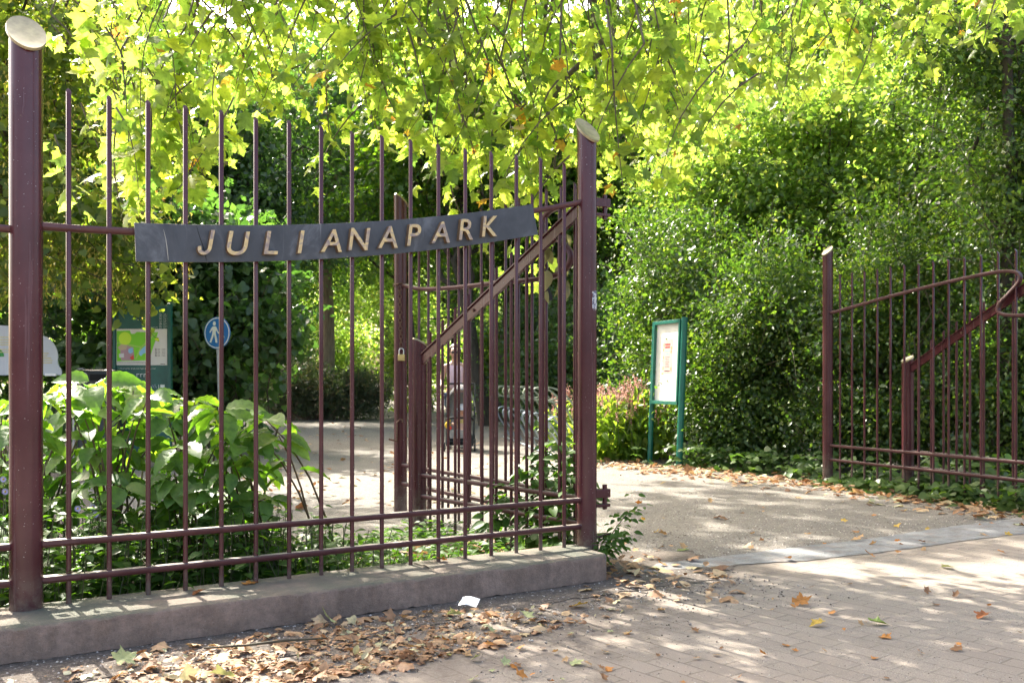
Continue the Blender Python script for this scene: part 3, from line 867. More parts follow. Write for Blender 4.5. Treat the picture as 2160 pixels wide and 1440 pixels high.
def tree(name, base, label, trunk_top, r, ells, leaf, tmpl, nclump, per, spread, size, bark=BARK, nlimb=14, group=None, lean=(0, 0), cat='tree', low=.35, shell=.8, droop=.3, up=.7, crown='crown', extra=None, bend=None):
    t = thing(name, base, label, cat, group)
    b = Vector(base); tm = MB()
    top = b + Vector((lean[0], lean[1], trunk_top))
    n = 10; pts = []; rad = []
    for i in range(n + 1):
        q = i / n
        p = b.lerp(top, q) + Vector((math.sin(q * 5 + b.x) * .05, math.cos(q * 4 + b.y) * .05, 0)) * min(1, q * 3) * (trunk_top / 5)
        if bend: p += Vector((bend[0], bend[1], 0)) * math.sin(math.pi * q)
        if i == 0: p.z -= .1
        pts.append(p); rad.append(r * (1.25 if i == 0 else 1.0) * (1 - .62 * q))
    tm.tube(pts, rad, 12)
    c = Cloud()
    cc = clumps(c, ells, nclump, per, spread, size, tmpl, shell, droop, up)
    for _ in range(nlimb):
        tgt = Vector(cc[random.randrange(len(cc))])
        q = random.uniform(low, .98); i = q * n
        i0 = int(i); p = pts[i0].lerp(pts[min(n, i0 + 1)], i - i0)
        if tgt.z < p.z - .4: tgt.z = p.z + random.uniform(-.2, .6)
        limb(tm, p, tgt, rad[i0] * .5, .012, .25)
    shoots(c, tm, ells, 110, spread * 2.2, size, tmpl)
    tm.build('trunk', bark, t, smooth=60)
    if extra: extra(c)
    c.build(crown, leaf, t)
    return t
def bush(name, base, label, ells, leaf, tmpl, nclump, per, spread, size, cat='bush', group=None, nstem=10, stem=TWIG, shell=.75, droop=.25, up=.6, r=.018):
    t = thing(name, base, label, cat, group)
    c = Cloud()
    cc = clumps(c, ells, nclump, per, spread, size, tmpl, shell, droop, up)
    m = MB()
    for _ in range(nstem):
        tgt = Vector(cc[random.randrange(len(cc))])
        b = Vector(base) + Vector((random.uniform(-.35, .35), random.uniform(-.3, .3), -.03)) + Vector(((tgt.x - base[0]) * .45, (tgt.y - base[1]) * .45, 0))
        limb(m, b, tgt, r, r * .3, .2)
    shoots(c, m, ells, 80, spread * 2.2, size, tmpl)
    m.build('stem', stem, t, smooth=60)
    c.build('foliage', leaf, t)
    return t
def shoots(c, m, ells, n, L, size, tmpl):
    """single long twigs that stick out of the mass of foliage"""
    p, d = ell_points(ells, n, .12)
    P = []; A = []; N = []; S = []
    for i in range(n):
        if p[i][2] < .35: continue
        a = Vector(p[i]); dr = Vector(d[i]) * .8 + Vector((random.gauss(0, .3), random.gauss(0, .3), random.uniform(.1, .9)))
        dr.normalize(); l = L * random.uniform(.5, 1.4)
        b = a + dr * l * .6; e = a + dr * l + Vector((0, 0, -.22 * l))
        m.tube([a - dr * .2, b, e], [.006, .0045, .002], 4, caps=False)
        k = int(9 + l / size * 1.4)
        for j in range(k):
            q = (j + .5) / k
            o = np.array([random.gauss(0, 1), random.gauss(0, 1), random.gauss(0, .7)]); o /= np.linalg.norm(o)
            P.append(np.array(a.lerp(b, q).lerp(b.lerp(e, q), q)) + o * size * .25); A.append(o + np.array(dr) * .7 + np.array([0, 0, -.25])); N.append(rand_dirs(1, .8)[0]); S.append(size * random.uniform(.6, 1.25) * (1.1 - .35 * q))
    if P: c.leaves(np.array(P), np.array(A), np.array(N), np.array(S), tmpl)
E = lambda x, y, z, a, b, c: ((x, y, z), (a, b, c))

# ------------------------------------------------------------------ left side: linden, hedge shrubs, yew
def bracts(c):
    ells = [E(-5.5, 10.6, 3.0, 1.5, 1.2, 1.2), E(-4.6, 10.3, 2.5, 1.0, .8, .75), E(-5.2, 10.7, 4.4, 1.6, 1.2, 1.2)]
LIND = [E(-5.7, 11.2, 3.4, 1.5, 1.3, 1.3), E(-4.75, 10.7, 2.85, 1.0, .9, .8), E(-4.25, 10.6, 2.45, .55, .6, .5), E(-5.4, 11.4, 4.9, 1.5, 1.3, 1.2), E(-6.8, 11.8, 3.6, 1.3, 1.2, 1.6), E(-6.2, 11.8, 5.7, 1.5, 1.2, 1.0), E(-5.2, 10.4, 2.35, .7, .5, .45)]
lt = tree('linden_tree', (-6.2, 12.0, 0), 'linden tree with hanging yellow bracts behind the left end of the fence', 5.0, .16, LIND, L_LINDEN, HEART, 1150, 11, .26, .085, nlimb=26, low=.3, shell=.6, droop=.6)
bc = Cloud()
nb = 1300
bp, bd = ell_points(LIND, nb, .35)
k = 7
pos = (bp[:, None, :] + RNG.normal(size=(nb, k, 3)) * .07).reshape(-1, 3)
bc.leaves(pos, np.repeat(bd, k, 0) * .4 + RNG.normal(size=(nb * k, 3)) * .4 + np.array([0, 0, -.9]), rand_dirs(nb * k), RNG.uniform(.035, .075, nb * k), BRACT)
pos = (bp[:, None, :] + RNG.normal(size=(nb, 9, 3)) * .05 + np.array([0, 0, -.06])).reshape(-1, 3)
bc.leaves(pos, rand_dirs(nb * 9), rand_dirs(nb * 9), RNG.uniform(.012, .022, nb * 9), TINY)
bc.build('blossom', L_BRACT, lt)

bush('hazel_bush', (-4.1, 14.6, 0), 'broad dark hazel bush with large leaves behind the round blue sign', [E(-4.7, 14.7, 1.45, 1.25, .9, 1.5), E(-4.15, 15.0, 2.1, .75, .8, 1.0), E(-4.9, 15.2, 3.0, 1.3, 1.0, 1.0)], L_HAZEL, HEART, 620, 12, .30, .125, nstem=16, shell=.6, droop=.55)
bush('hazel_bush', (-6.3, 14.4, 0), 'dark leafy bush behind the green map board', [E(-6.0, 14.4, 1.3, 1.3, .8, 1.5), E(-6.0, 14.9, 3.0, 1.4, 1.0, 1.3)], L_HAZEL, HEART, 460, 12, .30, .12, nstem=16, shell=.6, droop=.5)
bush('hazel_bush', (-8.6, 14.0, 0), 'dark leafy bush behind the grey cloud shaped board', [E(-8.4, 14.2, 1.4, 1.5, .9, 1.6), E(-8.3, 14.8, 3.4, 1.6, 1.0, 1.6)], L_HAZEL, HEART, 480, 12, .30, .12, nstem=14, shell=.6, droop=.5)
bush('yew_bush', (-5.0, 26.4, 0), 'low spreading yew bush with brown bare base beside the path', [E(-5.2, 26.6, .75, 1.5, 1.0, .8), E(-4.2, 26.4, .65, .9, .8, .65), E(-6.2, 26.8, .9, 1.2, 1.0, .85)], L_YEW, NEEDLE, 900, 26, .30, .16, nstem=40, stem=plain('dry_twig', (.13, .085, .06), .9), shell=.7, droop=-.25, up=.2)

# ------------------------------------------------------------------ trees of the park
WOODG = 'trees standing in the park behind the gate'
def wood_tree(x, Y, h, cr, label, leaf=L_WOOD, r=.16, lean=(0, 0), n=760, size=.15, low_z=3.0, bend=None, bark=BARK, wide=1.0):
    X = (x - 1080) * Y / F
    tx, ty = X + lean[0], Y + lean[1]
    ells = [E(tx, ty, low_z + (h - low_z) * .5, cr * wide, cr, (h - low_z) * .5), E(tx + cr * .5, ty - .3, low_z + cr * .6, cr * .7, cr * .7, cr * .7), E(tx - cr * .55, ty + .2, low_z + cr * .8, cr * .7, cr * .7, cr * .75), E(tx + .1 * cr, ty, h - cr * .8, cr * .8, cr * .8, cr * .8)]
    return tree('park_tree', (X, Y, 0), label, h * .8, r, ells, leaf, SMALL, n, 26, .62, size, bark=bark, nlimb=22, group=WOODG, lean=lean, low=.3, shell=.75, bend=bend, droop=.35)
wood_tree(690, 27.0, 12.5, 2.7, 'park tree with straight light brown trunk rising from the yew bush', L_BLUE, .20, low_z=4.6, bark=BARKL, n=520)
wood_tree(470, 24.0, 9.2, 2.8, 'dense park tree with dark crown behind the middle of the fence', L_BLUE, .17, low_z=3.0)
wood_tree(880, 30.0, 13.0, 2.6, 'park tree with dark crown above the padlocked gate stile', L_WOOD, .17, low_z=4.4, lean=(-.6, 0))
wood_tree(1030, 23.0, 10.3, 2.2, 'park tree with leaning dark trunk behind the woman', L_WOOD, .19, lean=(-1.1, .3), low_z=4.2, bend=(-.25, 0))
wood_tree(1062, 25.5, 11.0, 2.4, 'park tree with thick dark trunk right of the woman', L_WOOD, .30, lean=(.4, 0), low_z=4.4)
wood_tree(960, 34.0, 12.0, 2.6, 'slender park tree with double curved trunk deep behind the gate', L_LIGHT, .13, lean=(-.8, 0), low_z=3.2, bend=(.3, 0))
wood_tree(1180, 26.0, 10.5, 2.6, 'park tree with low dark crown behind the bicycle rack', L_BLUE, .18, low_z=2.2)
wood_tree(1290, 24.0, 10.8, 2.8, 'tall park tree with bright crown behind the noticeboard', L_WOOD, .18, low_z=3.0)
wood_tree(250, 26.0, 12.0, 3.2, 'tall park tree rising behind the linden', L_WOOD, .2, low_z=3.0)
wood_tree(40, 24.0, 12.5, 3.3, 'tall park tree behind the left fence post', L_WOOD, .2, low_z=2.5)
wood_tree(-190, 22.0, 12.5, 3.4, 'tall park tree beyond the left edge of the fence', L_WOOD, .2, low_z=2.5)
wood_tree(620, 40.0, 16.0, 4.0, 'far park tree glowing green between the fence pickets', L_LIGHT, .2, low_z=3.0, size=.2)
wood_tree(1120, 44.0, 17.0, 4.0, 'far park tree with sunlit crown beyond the leaning trunk', L_LIGHT, .2, low_z=3.0, size=.2)
wood_tree(820, 62.0, 20.0, 5.0, 'farthest park tree closing the view along the path', L_LIGHT, .25, low_z=2.5, size=.26)
wood_tree(560, 34.0, 13.5, 3.2, 'park tree behind the yew bush with low dark branches', L_WOOD, .2, low_z=3.2, n=900)
wood_tree(345, 24.5, 9.6, 2.6, 'park tree behind the map board and hazel bushes', L_BLUE, .2, low_z=3.0, n=800)
wood_tree(440, 46.0, 18.0, 4.6, 'far park tree behind the dark crowned tree', L_WOOD, .25, low_z=2.5, size=.2)
# undergrowth bushes between the trunks
bush('woodland_bush', (-.55, 29, 0), 'sunlit bush between the dark trunks behind the woman', [E(-.5, 29, 1.3, 1.3, 1.0, 1.4), E(.6, 29.5, 1.8, 1.2, 1.0, 1.5)], L_WOOD, SMALL, 420, 24, .4, .13, nstem=12)
bush('woodland_bush', (1.2, 21.5, 0), 'dark bush directly behind the bicycle rack', [E(.75, 21.5, 1.1, 1.0, .9, 1.2), E(1.7, 20.8, 1.7, 1.1, .9, 1.8), E(.4, 22.5, 2.0, .8, .8, 1.0)], L_BLUE, SMALL, 520, 24, .36, .11, nstem=12)
bush('woodland_bush', (-3.0, 33, 0), 'pale bush right of the yew on the far side of the path', [E(-3.6, 33, 1.6, .9, 1.0, 1.7)], L_LIGHT, SMALL, 300, 24, .4, .13, nstem=10)
bush('woodland_bush', (-7.6, 30, 0), 'dark bush behind the yew bush', [E(-7.4, 30, 1.5, 1.7, 1.2, 1.8), E(-9.3, 29, 2.0, 1.7, 1.2, 2.0)], L_BLUE, SMALL, 560, 24, .4, .13, nstem=12)
bush('woodland_bush', (-4.4, 44, 0), 'bright bush at the bend of the far path', [E(-2.6, 44, 1.5, 2.0, 1.2, 1.7), E(-8.2, 45, 2.0, 1.7, 1.4, 2.2)], L_LIGHT, SMALL, 420, 24, .5, .17, nstem=12)
# wood that closes the view
fw = Cloud()
clumps(fw, [E(-34 + 8.0 * i, 78 + 6 * math.sin(i * 2.1), 8.5, 6.2, 4, 10.5) for i in range(13)], 3400, 26, 1.3, .42, SMALL, .5, .3, .6)
clumps(fw, [E(-30 + 5.0 * i, 54 + 5 * math.sin(i * 1.7), 5.0, 3.6, 3, 6.5) for i in range(14) if abs(-30 + 5.0 * i + 6.5) > 4.2], 2300, 26, .9, .30, SMALL, .5, .3, .6)
tag(fw.build('far_wood', L_WOOD), kind='stuff')

# ------------------------------------------------------------------ right side: hedge, trees
HG = None
bush('holly_bush', (2.3, 14.6, 0), 'tall dark glossy bush behind the green noticeboard', [E(2.2, 14.5, 1.3, .75, .7, 1.5), E(2.9, 13.8, 1.6, .9, .8, 1.9), E(2.4, 14.4, 3.0, .9, .8, 1.1)], L_HOLLY, SMALL, 900, 26, .27, .066, nstem=20, shell=.7)
bush('holly_bush', (3.3, 12.9, 0), 'dark glossy bush between the noticeboard and the gate leaf stile', [E(3.2, 12.6, 1.2, .95, .8, 1.45), E(3.3, 12.1, .45, .9, .5, .55), E(3.5, 12.4, 2.0, .9, .8, 1.0), E(2.75, 12.55, .7, .6, .6, .8)], L_HOLLY, SMALL, 1350, 26, .24, .062, nstem=20, shell=.7)
bush('holly_bush', (4.7, 11.6, 0), 'dark glossy bush behind the stile of the right gate leaf', [E(4.4, 11.5, 1.2, 1.0, .8, 1.4), E(4.2, 11.3, .5, .9, .6, .6), E(4.9, 11.0, .5, .9, .6, .6), E(4.7, 11.4, 2.2, 1.0, .8, 1.1)], L_HOLLY, SMALL, 1500, 26, .23, .06, nstem=20, shell=.7)
bush('holly_bush', (6.0, 10.4, 0), 'dark glossy bush behind the scrolled end of the right gate', [E(5.7, 10.4, 1.2, 1.0, .8, 1.4), E(5.4, 10.3, .5, .9, .6, .6), E(6.2, 9.8, .6, .9, .6, .7), E(5.9, 10.3, 2.5, 1.1, .8, 1.4), E(6.3, 10.5, 3.6, 1.0, .8, .8)], L_HOLLY, SMALL, 1500, 26, .23, .06, nstem=20, shell=.7)
bush('pale_bush', (3.1, 17.0, 0), 'pale grey green bush lit by the sun left of the noticeboard', [E(2.5, 17.4, 1.9, .9, .8, 1.2), E(3.3, 17.2, 2.6, 1.0, .8, 1.2)], L_BLUE, OVAL, 300, 16, .32, .12, nstem=12)
tree('small_tree', (5.0, 17.0, 0), 'light green small tree lit from behind above the dark hedge', 5.5, .07, [E(4.4, 16.6, 4.1, 1.5, 1.2, 1.4), E(5.4, 16.2, 3.7, 1.3, 1.1, 1.2), E(3.7, 16.8, 3.2, .9, .9, 1.0), E(5.0, 16.6, 5.3, 1.7, 1.2, 1.2), E(3.3, 17.0, 4.6, 1.2, 1.0, 1.0), E(6.0, 16.8, 6.0, 1.6, 1.2, 1.0)], L_LIGHT, SMALL, 1350, 26, .34, .10, nlimb=30, low=.25)
tree('small_tree', (6.9, 15.2, 0), 'light green small tree with fine leaves behind the right gate', 5.5, .08, [E(6.7, 15.2, 4.2, 1.5, 1.1, 1.5), E(7.7, 14.7, 3.6, 1.2, 1.1, 1.2), E(6.2, 15.3, 3.4, 1.1, .9, 1.0), E(7.2, 15.4, 5.8, 1.6, 1.1, 1.0)], L_LIGHT, SMALL, 1200, 26, .34, .095, nlimb=26, low=.25)
tree('dark_tree', (5.42, 10.42, 0), 'dark tree with thin upright trunk at the right edge of the picture', 7.5, .085, [E(6.1, 11.4, 4.5, 1.2, 1.0, 1.0), E(5.2, 10.9, 4.9, .9, .8, .45), E(5.5, 10.75, 4.0, .75, .6, .7), E(5.9, 10.8, 3.2, .8, .6, .7), E(6.6, 10.8, 4.0, 1.1, 1.0, 1.2), E(5.9, 11.2, 5.7, 1.6, 1.2, .9)], L_HOLLY, SMALL, 980, 24, .36, .07, nlimb=24, low=.3, shell=.7)
wood_tree(1560, 24.0, 12.5, 3.0, 'tall sunlit park tree behind the light green small tree', L_LIGHT, .2, low_z=3.0)
wood_tree(1660, 30.0, 15.5, 4.0, 'high park tree filling the gap above the light green small tree', L_LIGHT, .22, low_z=5.0, n=1100, size=.17)
wood_tree(1850, 23.0, 13.0, 3.2, 'tall park tree behind the right gate', L_WOOD, .2, low_z=2.5)
wood_tree(2160, 21.0, 13.0, 3.3, 'tall park tree at the right behind the dark tree', L_WOOD, .2, low_z=2.5)

# ------------------------------------------------------------------ plane tree hanging over the fence
def plane_tree():
    base = (4.4, 2.6, 0)
    t = thing('plane_tree', base, 'large plane tree with drooping sunlit yellow green branches over the gate', 'tree')
    tm = MB()
    trunk = [(4.4, 2.6, -.1), (4.38, 2.62, 1.2), (4.3, 2.7, 2.8), (4.15, 2.85, 4.3), (3.9, 3.2, 5.6)]
    tm.tube(trunk, [.36, .29, .27, .25, .2], 14)
    limbs = [[(4.1, 2.9, 4.4), (3.0, 4.2, 5.3), (1.6, 5.6, 5.6), (.4, 6.6, 5.45), (-.9, 7.2, 5.2), (-2.2, 7.6, 5.1)],
             [(3.9, 3.2, 5.5), (2.6, 5.0, 6.3), (.8, 6.8, 6.3), (-1.4, 8.0, 5.9), (-3.4, 8.4, 5.6)],
             [(4.1, 2.9, 4.6), (3.8, 4.6, 5.5), (3.4, 6.4, 5.6), (2.9, 8.0, 5.3), (2.3, 9.0, 5.0)],
             [(2.9, 4.3, 5.3), (2.4, 5.9, 5.6), (1.6, 7.4, 5.3), (.9, 8.4, 5.0)]]
    for l in limbs: tm.tube(l, [.14 - .11 * i / (len(l) - 1) for i in range(len(l))], 8)
    # limbs that come down into the picture
    for l, r0 in (([pix(915, -150, 6.9), pix(905, -10, 6.9), pix(885, 45, 6.85), pix(884, 95, 6.85), pix(930, 110, 6.8), pix(985, 160, 6.75), pix(975, 260, 6.8)], .028),
                  ([pix(1210, -160, 7.1), pix(1255, 20, 7.1), pix(1274, 112, 7.05), pix(1230, 130, 7.0), pix(1180, 175, 7.0), pix(1155, 240, 6.95), pix(1172, 285, 6.95), pix(1170, 360, 6.95)], .034),
                  ([pix(420, -140, 6.6), pix(415, 0, 6.6), pix(430, 60, 6.55), pix(455, 110, 6.5)], .016),
                  ([pix(1150, -90, 6.7), pix(1150, 60, 6.7), pix(1100, 140, 6.65), pix(1110, 180, 6.65)], .018)):
        tm.tube(l, [r0 * (1 - .75 * i / (len(l) - 1)) for i in range(len(l))], 7)
    lim = [Vector(p) for l in limbs for p in l[2:]]
    xs = [-150, 100, 200, 300, 400, 520, 640, 740, 800, 900, 1040, 1180, 1260, 1400, 1560, 1700, 1950, 2200]
    yb = [60, 130, 440, 465, 425, 275, 245, 245, 310, 380, 445, 445, 390, 385, 315, 240, 150, 80]
    leaves = {0: [], 1: [], 2: [], 3: [], 4: []}
    balls = MB()
    def spray(end, L, nl, sz, thick=True):
        start = end + Vector((random.uniform(-.5, .5), random.uniform(-.35, .35), L))
        mid = start.lerp(end, .5) + Vector((random.uniform(-.15, .15), random.uniform(-.12, .12), .12))
        pts = [start.lerp(mid, q).lerp(mid.lerp(end, q), q) for q in (0, .2, .4, .6, .8, 1)]
        tm.tube(pts, [.0075, .006, .005, .004, .003, .002], 4, caps=False)
        for i in range(nl):
            q = .12 + .88 * (i + random.random()) / nl
            p = pts[min(4, int(q * 5))].lerp(pts[min(5, int(q * 5) + 1)], q * 5 - int(q * 5) if q < 1 else 1)
            az = random.uniform(0, 2 * math.pi)
            o = Vector((math.cos(az), math.sin(az), random.uniform(-.35, .25)))
            s = sz * random.choice((.55, .75, .9, 1.0, 1.1, 1.2))
            p = p + o * random.uniform(.03, .10)
            ax = (o.x * .8 + random.gauss(0, .3), o.y * .8 + random.gauss(0, .3), -.75 + random.gauss(0, .35))
            nr = (random.gauss(0, .55) + o.x * .35, random.gauss(0, .55) + o.y * .35 - .1, .8 + random.gauss(0, .3))
            leaves[random.randrange(5)].append((tuple(p), ax, nr, s))
        return start
    for _ in range(780):       # the curtain over the fence
        main = random.random() < .76
        x = random.uniform(230, 1480) if main else random.uniform(1350, 2200)
        Y = random.uniform(6.0, 8.2) if main else random.uniform(7.5, 11.0)
        if main and random.random() > .45 + .55 * math.sin(x * .021 + Y * 2.3) ** 2: continue
        bot = np.interp(x, xs, yb)
        y = bot - (bot + 190) * random.random() ** 1.45 - random.uniform(-15, 25)
        e_ = pix(x, y, Y)
        s_ = spray(e_, random.uniform(.5, .95), random.randint(9, 14), random.choice((.085, .11, .135)))
        if random.random() < .12:
            balls.sphere(e_ + Vector((.02, 0, -.05)), .014, 8, 6)
        if random.random() < .25:
            tm.tube([s_, s_.lerp(min(lim, key=lambda q: (q - s_).length), .55) + Vector((0, 0, .15)), min(lim, key=lambda q: (q - s_).length)], [.007, .011, .016], 5)
    for x, y, Y in ((1075, 520, 6.6), (1060, 470, 6.6), (1115, 560, 7.0), (1150, 600, 7.0), (1040, 560, 6.9), (1230, 420, 7.3), (170, 455, 6.3), (215, 430, 6.3), (260, 470, 6.4), (380, 450, 6.5), (330, 430, 6.5), (655, 400, 6.8), (700, 330, 6.8)):
        spray(pix(x, y, Y), .6, 10, .115)
    # higher part of the crown, out of view, that shades the street
    for _ in range(330):
        q = random.random()
        p = Vector((random.uniform(-5.5, 5.0), random.uniform(4.2, 9.2), random.uniform(5.0, 6.8)))
        if random.random() < .2: spray(p, random.uniform(.5, .9), random.randint(8, 12), .165)
    far = [(3.9, 3.2, 5.6), (2.4, 6.5, 7.4), (.4, 10.5, 8.4), (-1.4, 14.0, 8.9), (-2.6, 17.5, 9.2)]  # unseen far limb and its sprays, added to dapple the gravel and hedge
    tm.tube(far, [.15, .12, .09, .06, .03], 8)
    tm.tube([far[2], (1.0, 13.5, 8.9), (1.2, 17.0, 9.3)], [.07, .05, .02], 7)
    for _ in range(400):
        Y = random.uniform(12.5, 19.0)
        p = Vector((random.uniform(-5.0, 2.0), Y, 1.1 + .405 * Y + .5 + random.uniform(0, 1.8)))
        spray(p, random.uniform(.5, .9), random.randint(10, 14), .19)
    tm.build('trunk', bark_mat('plane_bark', (.055, .045, .03), (.16, .13, .09)), t, smooth=60)
    c = Cloud()
    for kk, tm_ in enumerate((plane_leaf(.3, .04), plane_leaf(.75, .05), plane_leaf(1.2, .06), plane_leaf(.5, .07), plane_leaf(-.4, .05))):
        A = leaves[kk]
        c.leaves(np.array([a[0] for a in A]), np.array([a[1] for a in A]), np.array([a[2] for a in A]), np.array([a[3] for a in A]), tm_)
    c.build('crown', L_PLANE, t)
    balls.build('seed_balls', plain('seed_ball', (.16, .15, .05), .9), t, smooth=60)['kind'] = 'stuff'
plane_tree()

# ------------------------------------------------------------------ planting behind the fence
def big_shrub():
    bases = [(-2.1, 5.0), (-1.75, 5.2), (-1.45, 5.3), (-2.55, 5.1), (-1.1, 5.5), (-2.9, 5.3)]
    labels = ['leafy shrub with large pale ribbed leaves below the round blue sign', 'leafy shrub with large ribbed leaves at the right end of the fence bed', None]
    t = thing('broadleaf_shrub', (-1.9, 5.2, 0), 'broad leafy shrub with large ribbed leaves behind the left half of the fence', 'shrub')
    m = MB(); P = []; A = []; N = []; S = []
    ex = [-60, 60, 150, 270, 350, 430, 500, 560, 620, 660]
    ey = [850, 810, 795, 785, 825, 830, 815, 870, 945, 1010]
    for i in range(82):
        x = random.uniform(-120, 600); Y = random.uniform(4.75, 5.75)
        top = np.interp(x, ex, ey)
        y = top + 12 + (random.random() ** 1.5) * 250
        tip = pix(x, y, Y)
        b = Vector(min(bases, key=lambda q: abs(q[0] - tip.x) + random.uniform(0, .3)) + (0,)) + Vector((random.uniform(-.1, .1), random.uniform(-.1, .1), 0))
        mid = b.lerp(tip, .55) + Vector((-(tip.x - b.x) * .25, 0, .12 + .1 * random.random()))
        pts = [b.lerp(mid, q).lerp(mid.lerp(tip, q), q) for q in (0, .25, .5, .75, 1)]
        m.tube(pts, [.009, .007, .006, .0045, .003], 5)
        nl = random.randint(4, 6)
        az0 = random.uniform(0, 6.28)
        for j in range(nl + 7):
            if j < nl: az = az0 + 2 * math.pi * j / nl + random.uniform(-.3, .3); p = tip; s = random.uniform(.11, .20)
            else:
                q = random.uniform(.22, .92); p = pts[0].lerp(pts[2], q) if q < .5 else pts[2].lerp(pts[4], (q - .5) * 2); az = random.uniform(0, 6.28); s = random.uniform(.09, .175)
            o = np.array([math.cos(az), math.sin(az), random.uniform(-.75, .25)])
            P.append(np.array(p) + o * .035); A.append(o); N.append(np.array([random.gauss(0, .35) + o[0] * .5, random.gauss(0, .35) + o[1] * .5 - .25, 1.0])); S.append(s)
    m.build('stem', plain('reddish_stem', (.10, .065, .035), .6, 0, .3, 30), t, smooth=60)
    c = Cloud(); c.leaves(np.array(P), np.array(A), np.array(N), np.array(S), RIBBED)
    o = c.build('foliage', L_BIG, t)
big_shrub()
def area(poly):
    xs = [p[0] for p in poly]; ys = [p[1] for p in poly]
    def inside(x, y):
        c = False; n = len(poly)
        for i in range(n):
            x1, y1 = poly[i]; x2, y2 = poly[(i + 1) % n]
            if (y1 > y) != (y2 > y) and x < (x2 - x1) * (y - y1) / (y2 - y1) + x1: c = not c
        return c
    while True:
        x = random.uniform(min(xs), max(xs)); y = random.uniform(min(ys), max(ys))
        if inside(x, y): yield x, y
def fp(s, o): p = P1 + FD * s - FN * o; return (p.x, p.y)
# nettle-like undergrowth
c = Cloud(); stems = MB()
g = area([fp(-1.5, .14), fp(.9, .14), fp(1.95, .16), fp(1.9, .5), fp(1.3, 1.1), fp(.6, 1.3), fp(-1.5, 1.5)])
P = []; A = []; N = []; S = []
for i in range(640):
    x, y = next(g)
    s = (Vector((x, y, 0)) - P1).dot(FD)
    h = random.uniform(.15, .52) * float(np.interp(s, [-1.5, .9, 1.5, 2.0], [1, 1, .75, .3]))
    lean = Vector((random.gauss(0, .07), random.gauss(0, .07), 0))
    b = Vector((x, y, 0)); tpt = b + lean + Vector((0, 0, h))
    stems.tube([b, b.lerp(tpt, .5) + lean * .2, tpt], [.0035, .003, .002], 4, caps=False)
    k = max(3, int(h / .055))
    az = random.uniform(0, 6)
    for j in range(k):
        q = (j + 1) / k; p = b.lerp(tpt, q)
        for sg in (0, math.pi):
            a = az + (j % 2) * math.pi / 2 + sg + random.uniform(-.3, .3)
            o = np.array([math.cos(a), math.sin(a), random.uniform(-.35, .25)])
            P.append(np.array(p) + o * .012); A.append(o); N.append(np.array([random.gauss(0, .25), random.gauss(0, .25), 1])); S.append(random.uniform(.05, .095) * (1.1 - .35 * q))
c.leaves(np.array(P), np.array(A), np.array(N), np.array(S), OVAL)
stems_o = None
# low ground cover and grass tufts to the right end of the bed
g2 = area([fp(1.2, .12), fp(FL - .1, .14), fp(FL - .2, .55), (-.55, 6.85), (-1.0, 6.3), fp(1.4, 1.2)])
P = []; A = []; N = []; S = []
for i in range(330):
    x, y = next(g2); h = random.uniform(.02, .15)
    for j in range(random.randint(4, 7)):
        a = random.uniform(0, 6.28); o = np.array([math.cos(a), math.sin(a), random.uniform(-.1, .5)])
        P.append(np.array([x, y, h * random.uniform(.3, 1)]) + o * .03); A.append(o); N.append(np.array([random.gauss(0, .3), random.gauss(0, .3), 1])); S.append(random.uniform(.035, .07))
c.leaves(np.array(P), np.array(A), np.array(N), np.array(S), OVAL)
tag(c.build('undergrowth', L_NETTLE, smooth=True), kind='stuff')
tag(stems.build('undergrowth_stems', STEM), kind='stuff')
gr = Cloud(); n = 1500; pts = []
g3 = area([fp(-1.5, .09), fp(FL, .09), fp(FL - .2, .5), fp(1.6, .9), fp(-1.5, .9)])
for i in range(n): pts.append(next(g3) + (.0,))
gr.leaves(np.array(pts), rand_dirs(n) * .55 + np.array([0, 0, 1.0]), rand_dirs(n), RNG.uniform(.05, .16, n), BLADE)
tag(gr.build('grass', L_NETTLE), kind='stuff')
# small asters
for x, y, Y in ((165, 1072, 4.65), (196, 1068, 4.7), (203, 1084, 4.65), (12, 1036, 4.5), (8, 1010, 4.55)):
    p = pix(x, y, Y)
    t = thing('aster', (p.x, p.y, 0), 'small pale violet aster flower in the undergrowth ' + ('right of the left fence post' if x > 100 else 'left of the left fence post'), 'flower', 'asters right of the left post' if x > 100 else 'asters left of the left post')
    MB().tube([(p.x + .02, p.y + .01, 0), (p.x, p.y, p.z * .6), p], [.003, .0025, .002], 5).build('stem', STEM, t)
    q = Cloud(); k = 14
    an = np.arange(k) * 2 * math.pi / k
    ax = np.c_[np.cos(an), -.35 * np.ones(k), np.sin(an)]
    q.leaves(np.repeat(np.array([p]), k, 0), ax, np.repeat(np.array([[0, -1, .3]]), k, 0), np.full(k, .018), BRACT)
    q.build('petals', plain('violet_petal', (.45, .40, .62), .6), t)
    MB().sphere(p + Vector((0, -.004, 0)), .005, 8, 5).build('disc', plain('yellow_disc', (.5, .35, .03), .7), t)

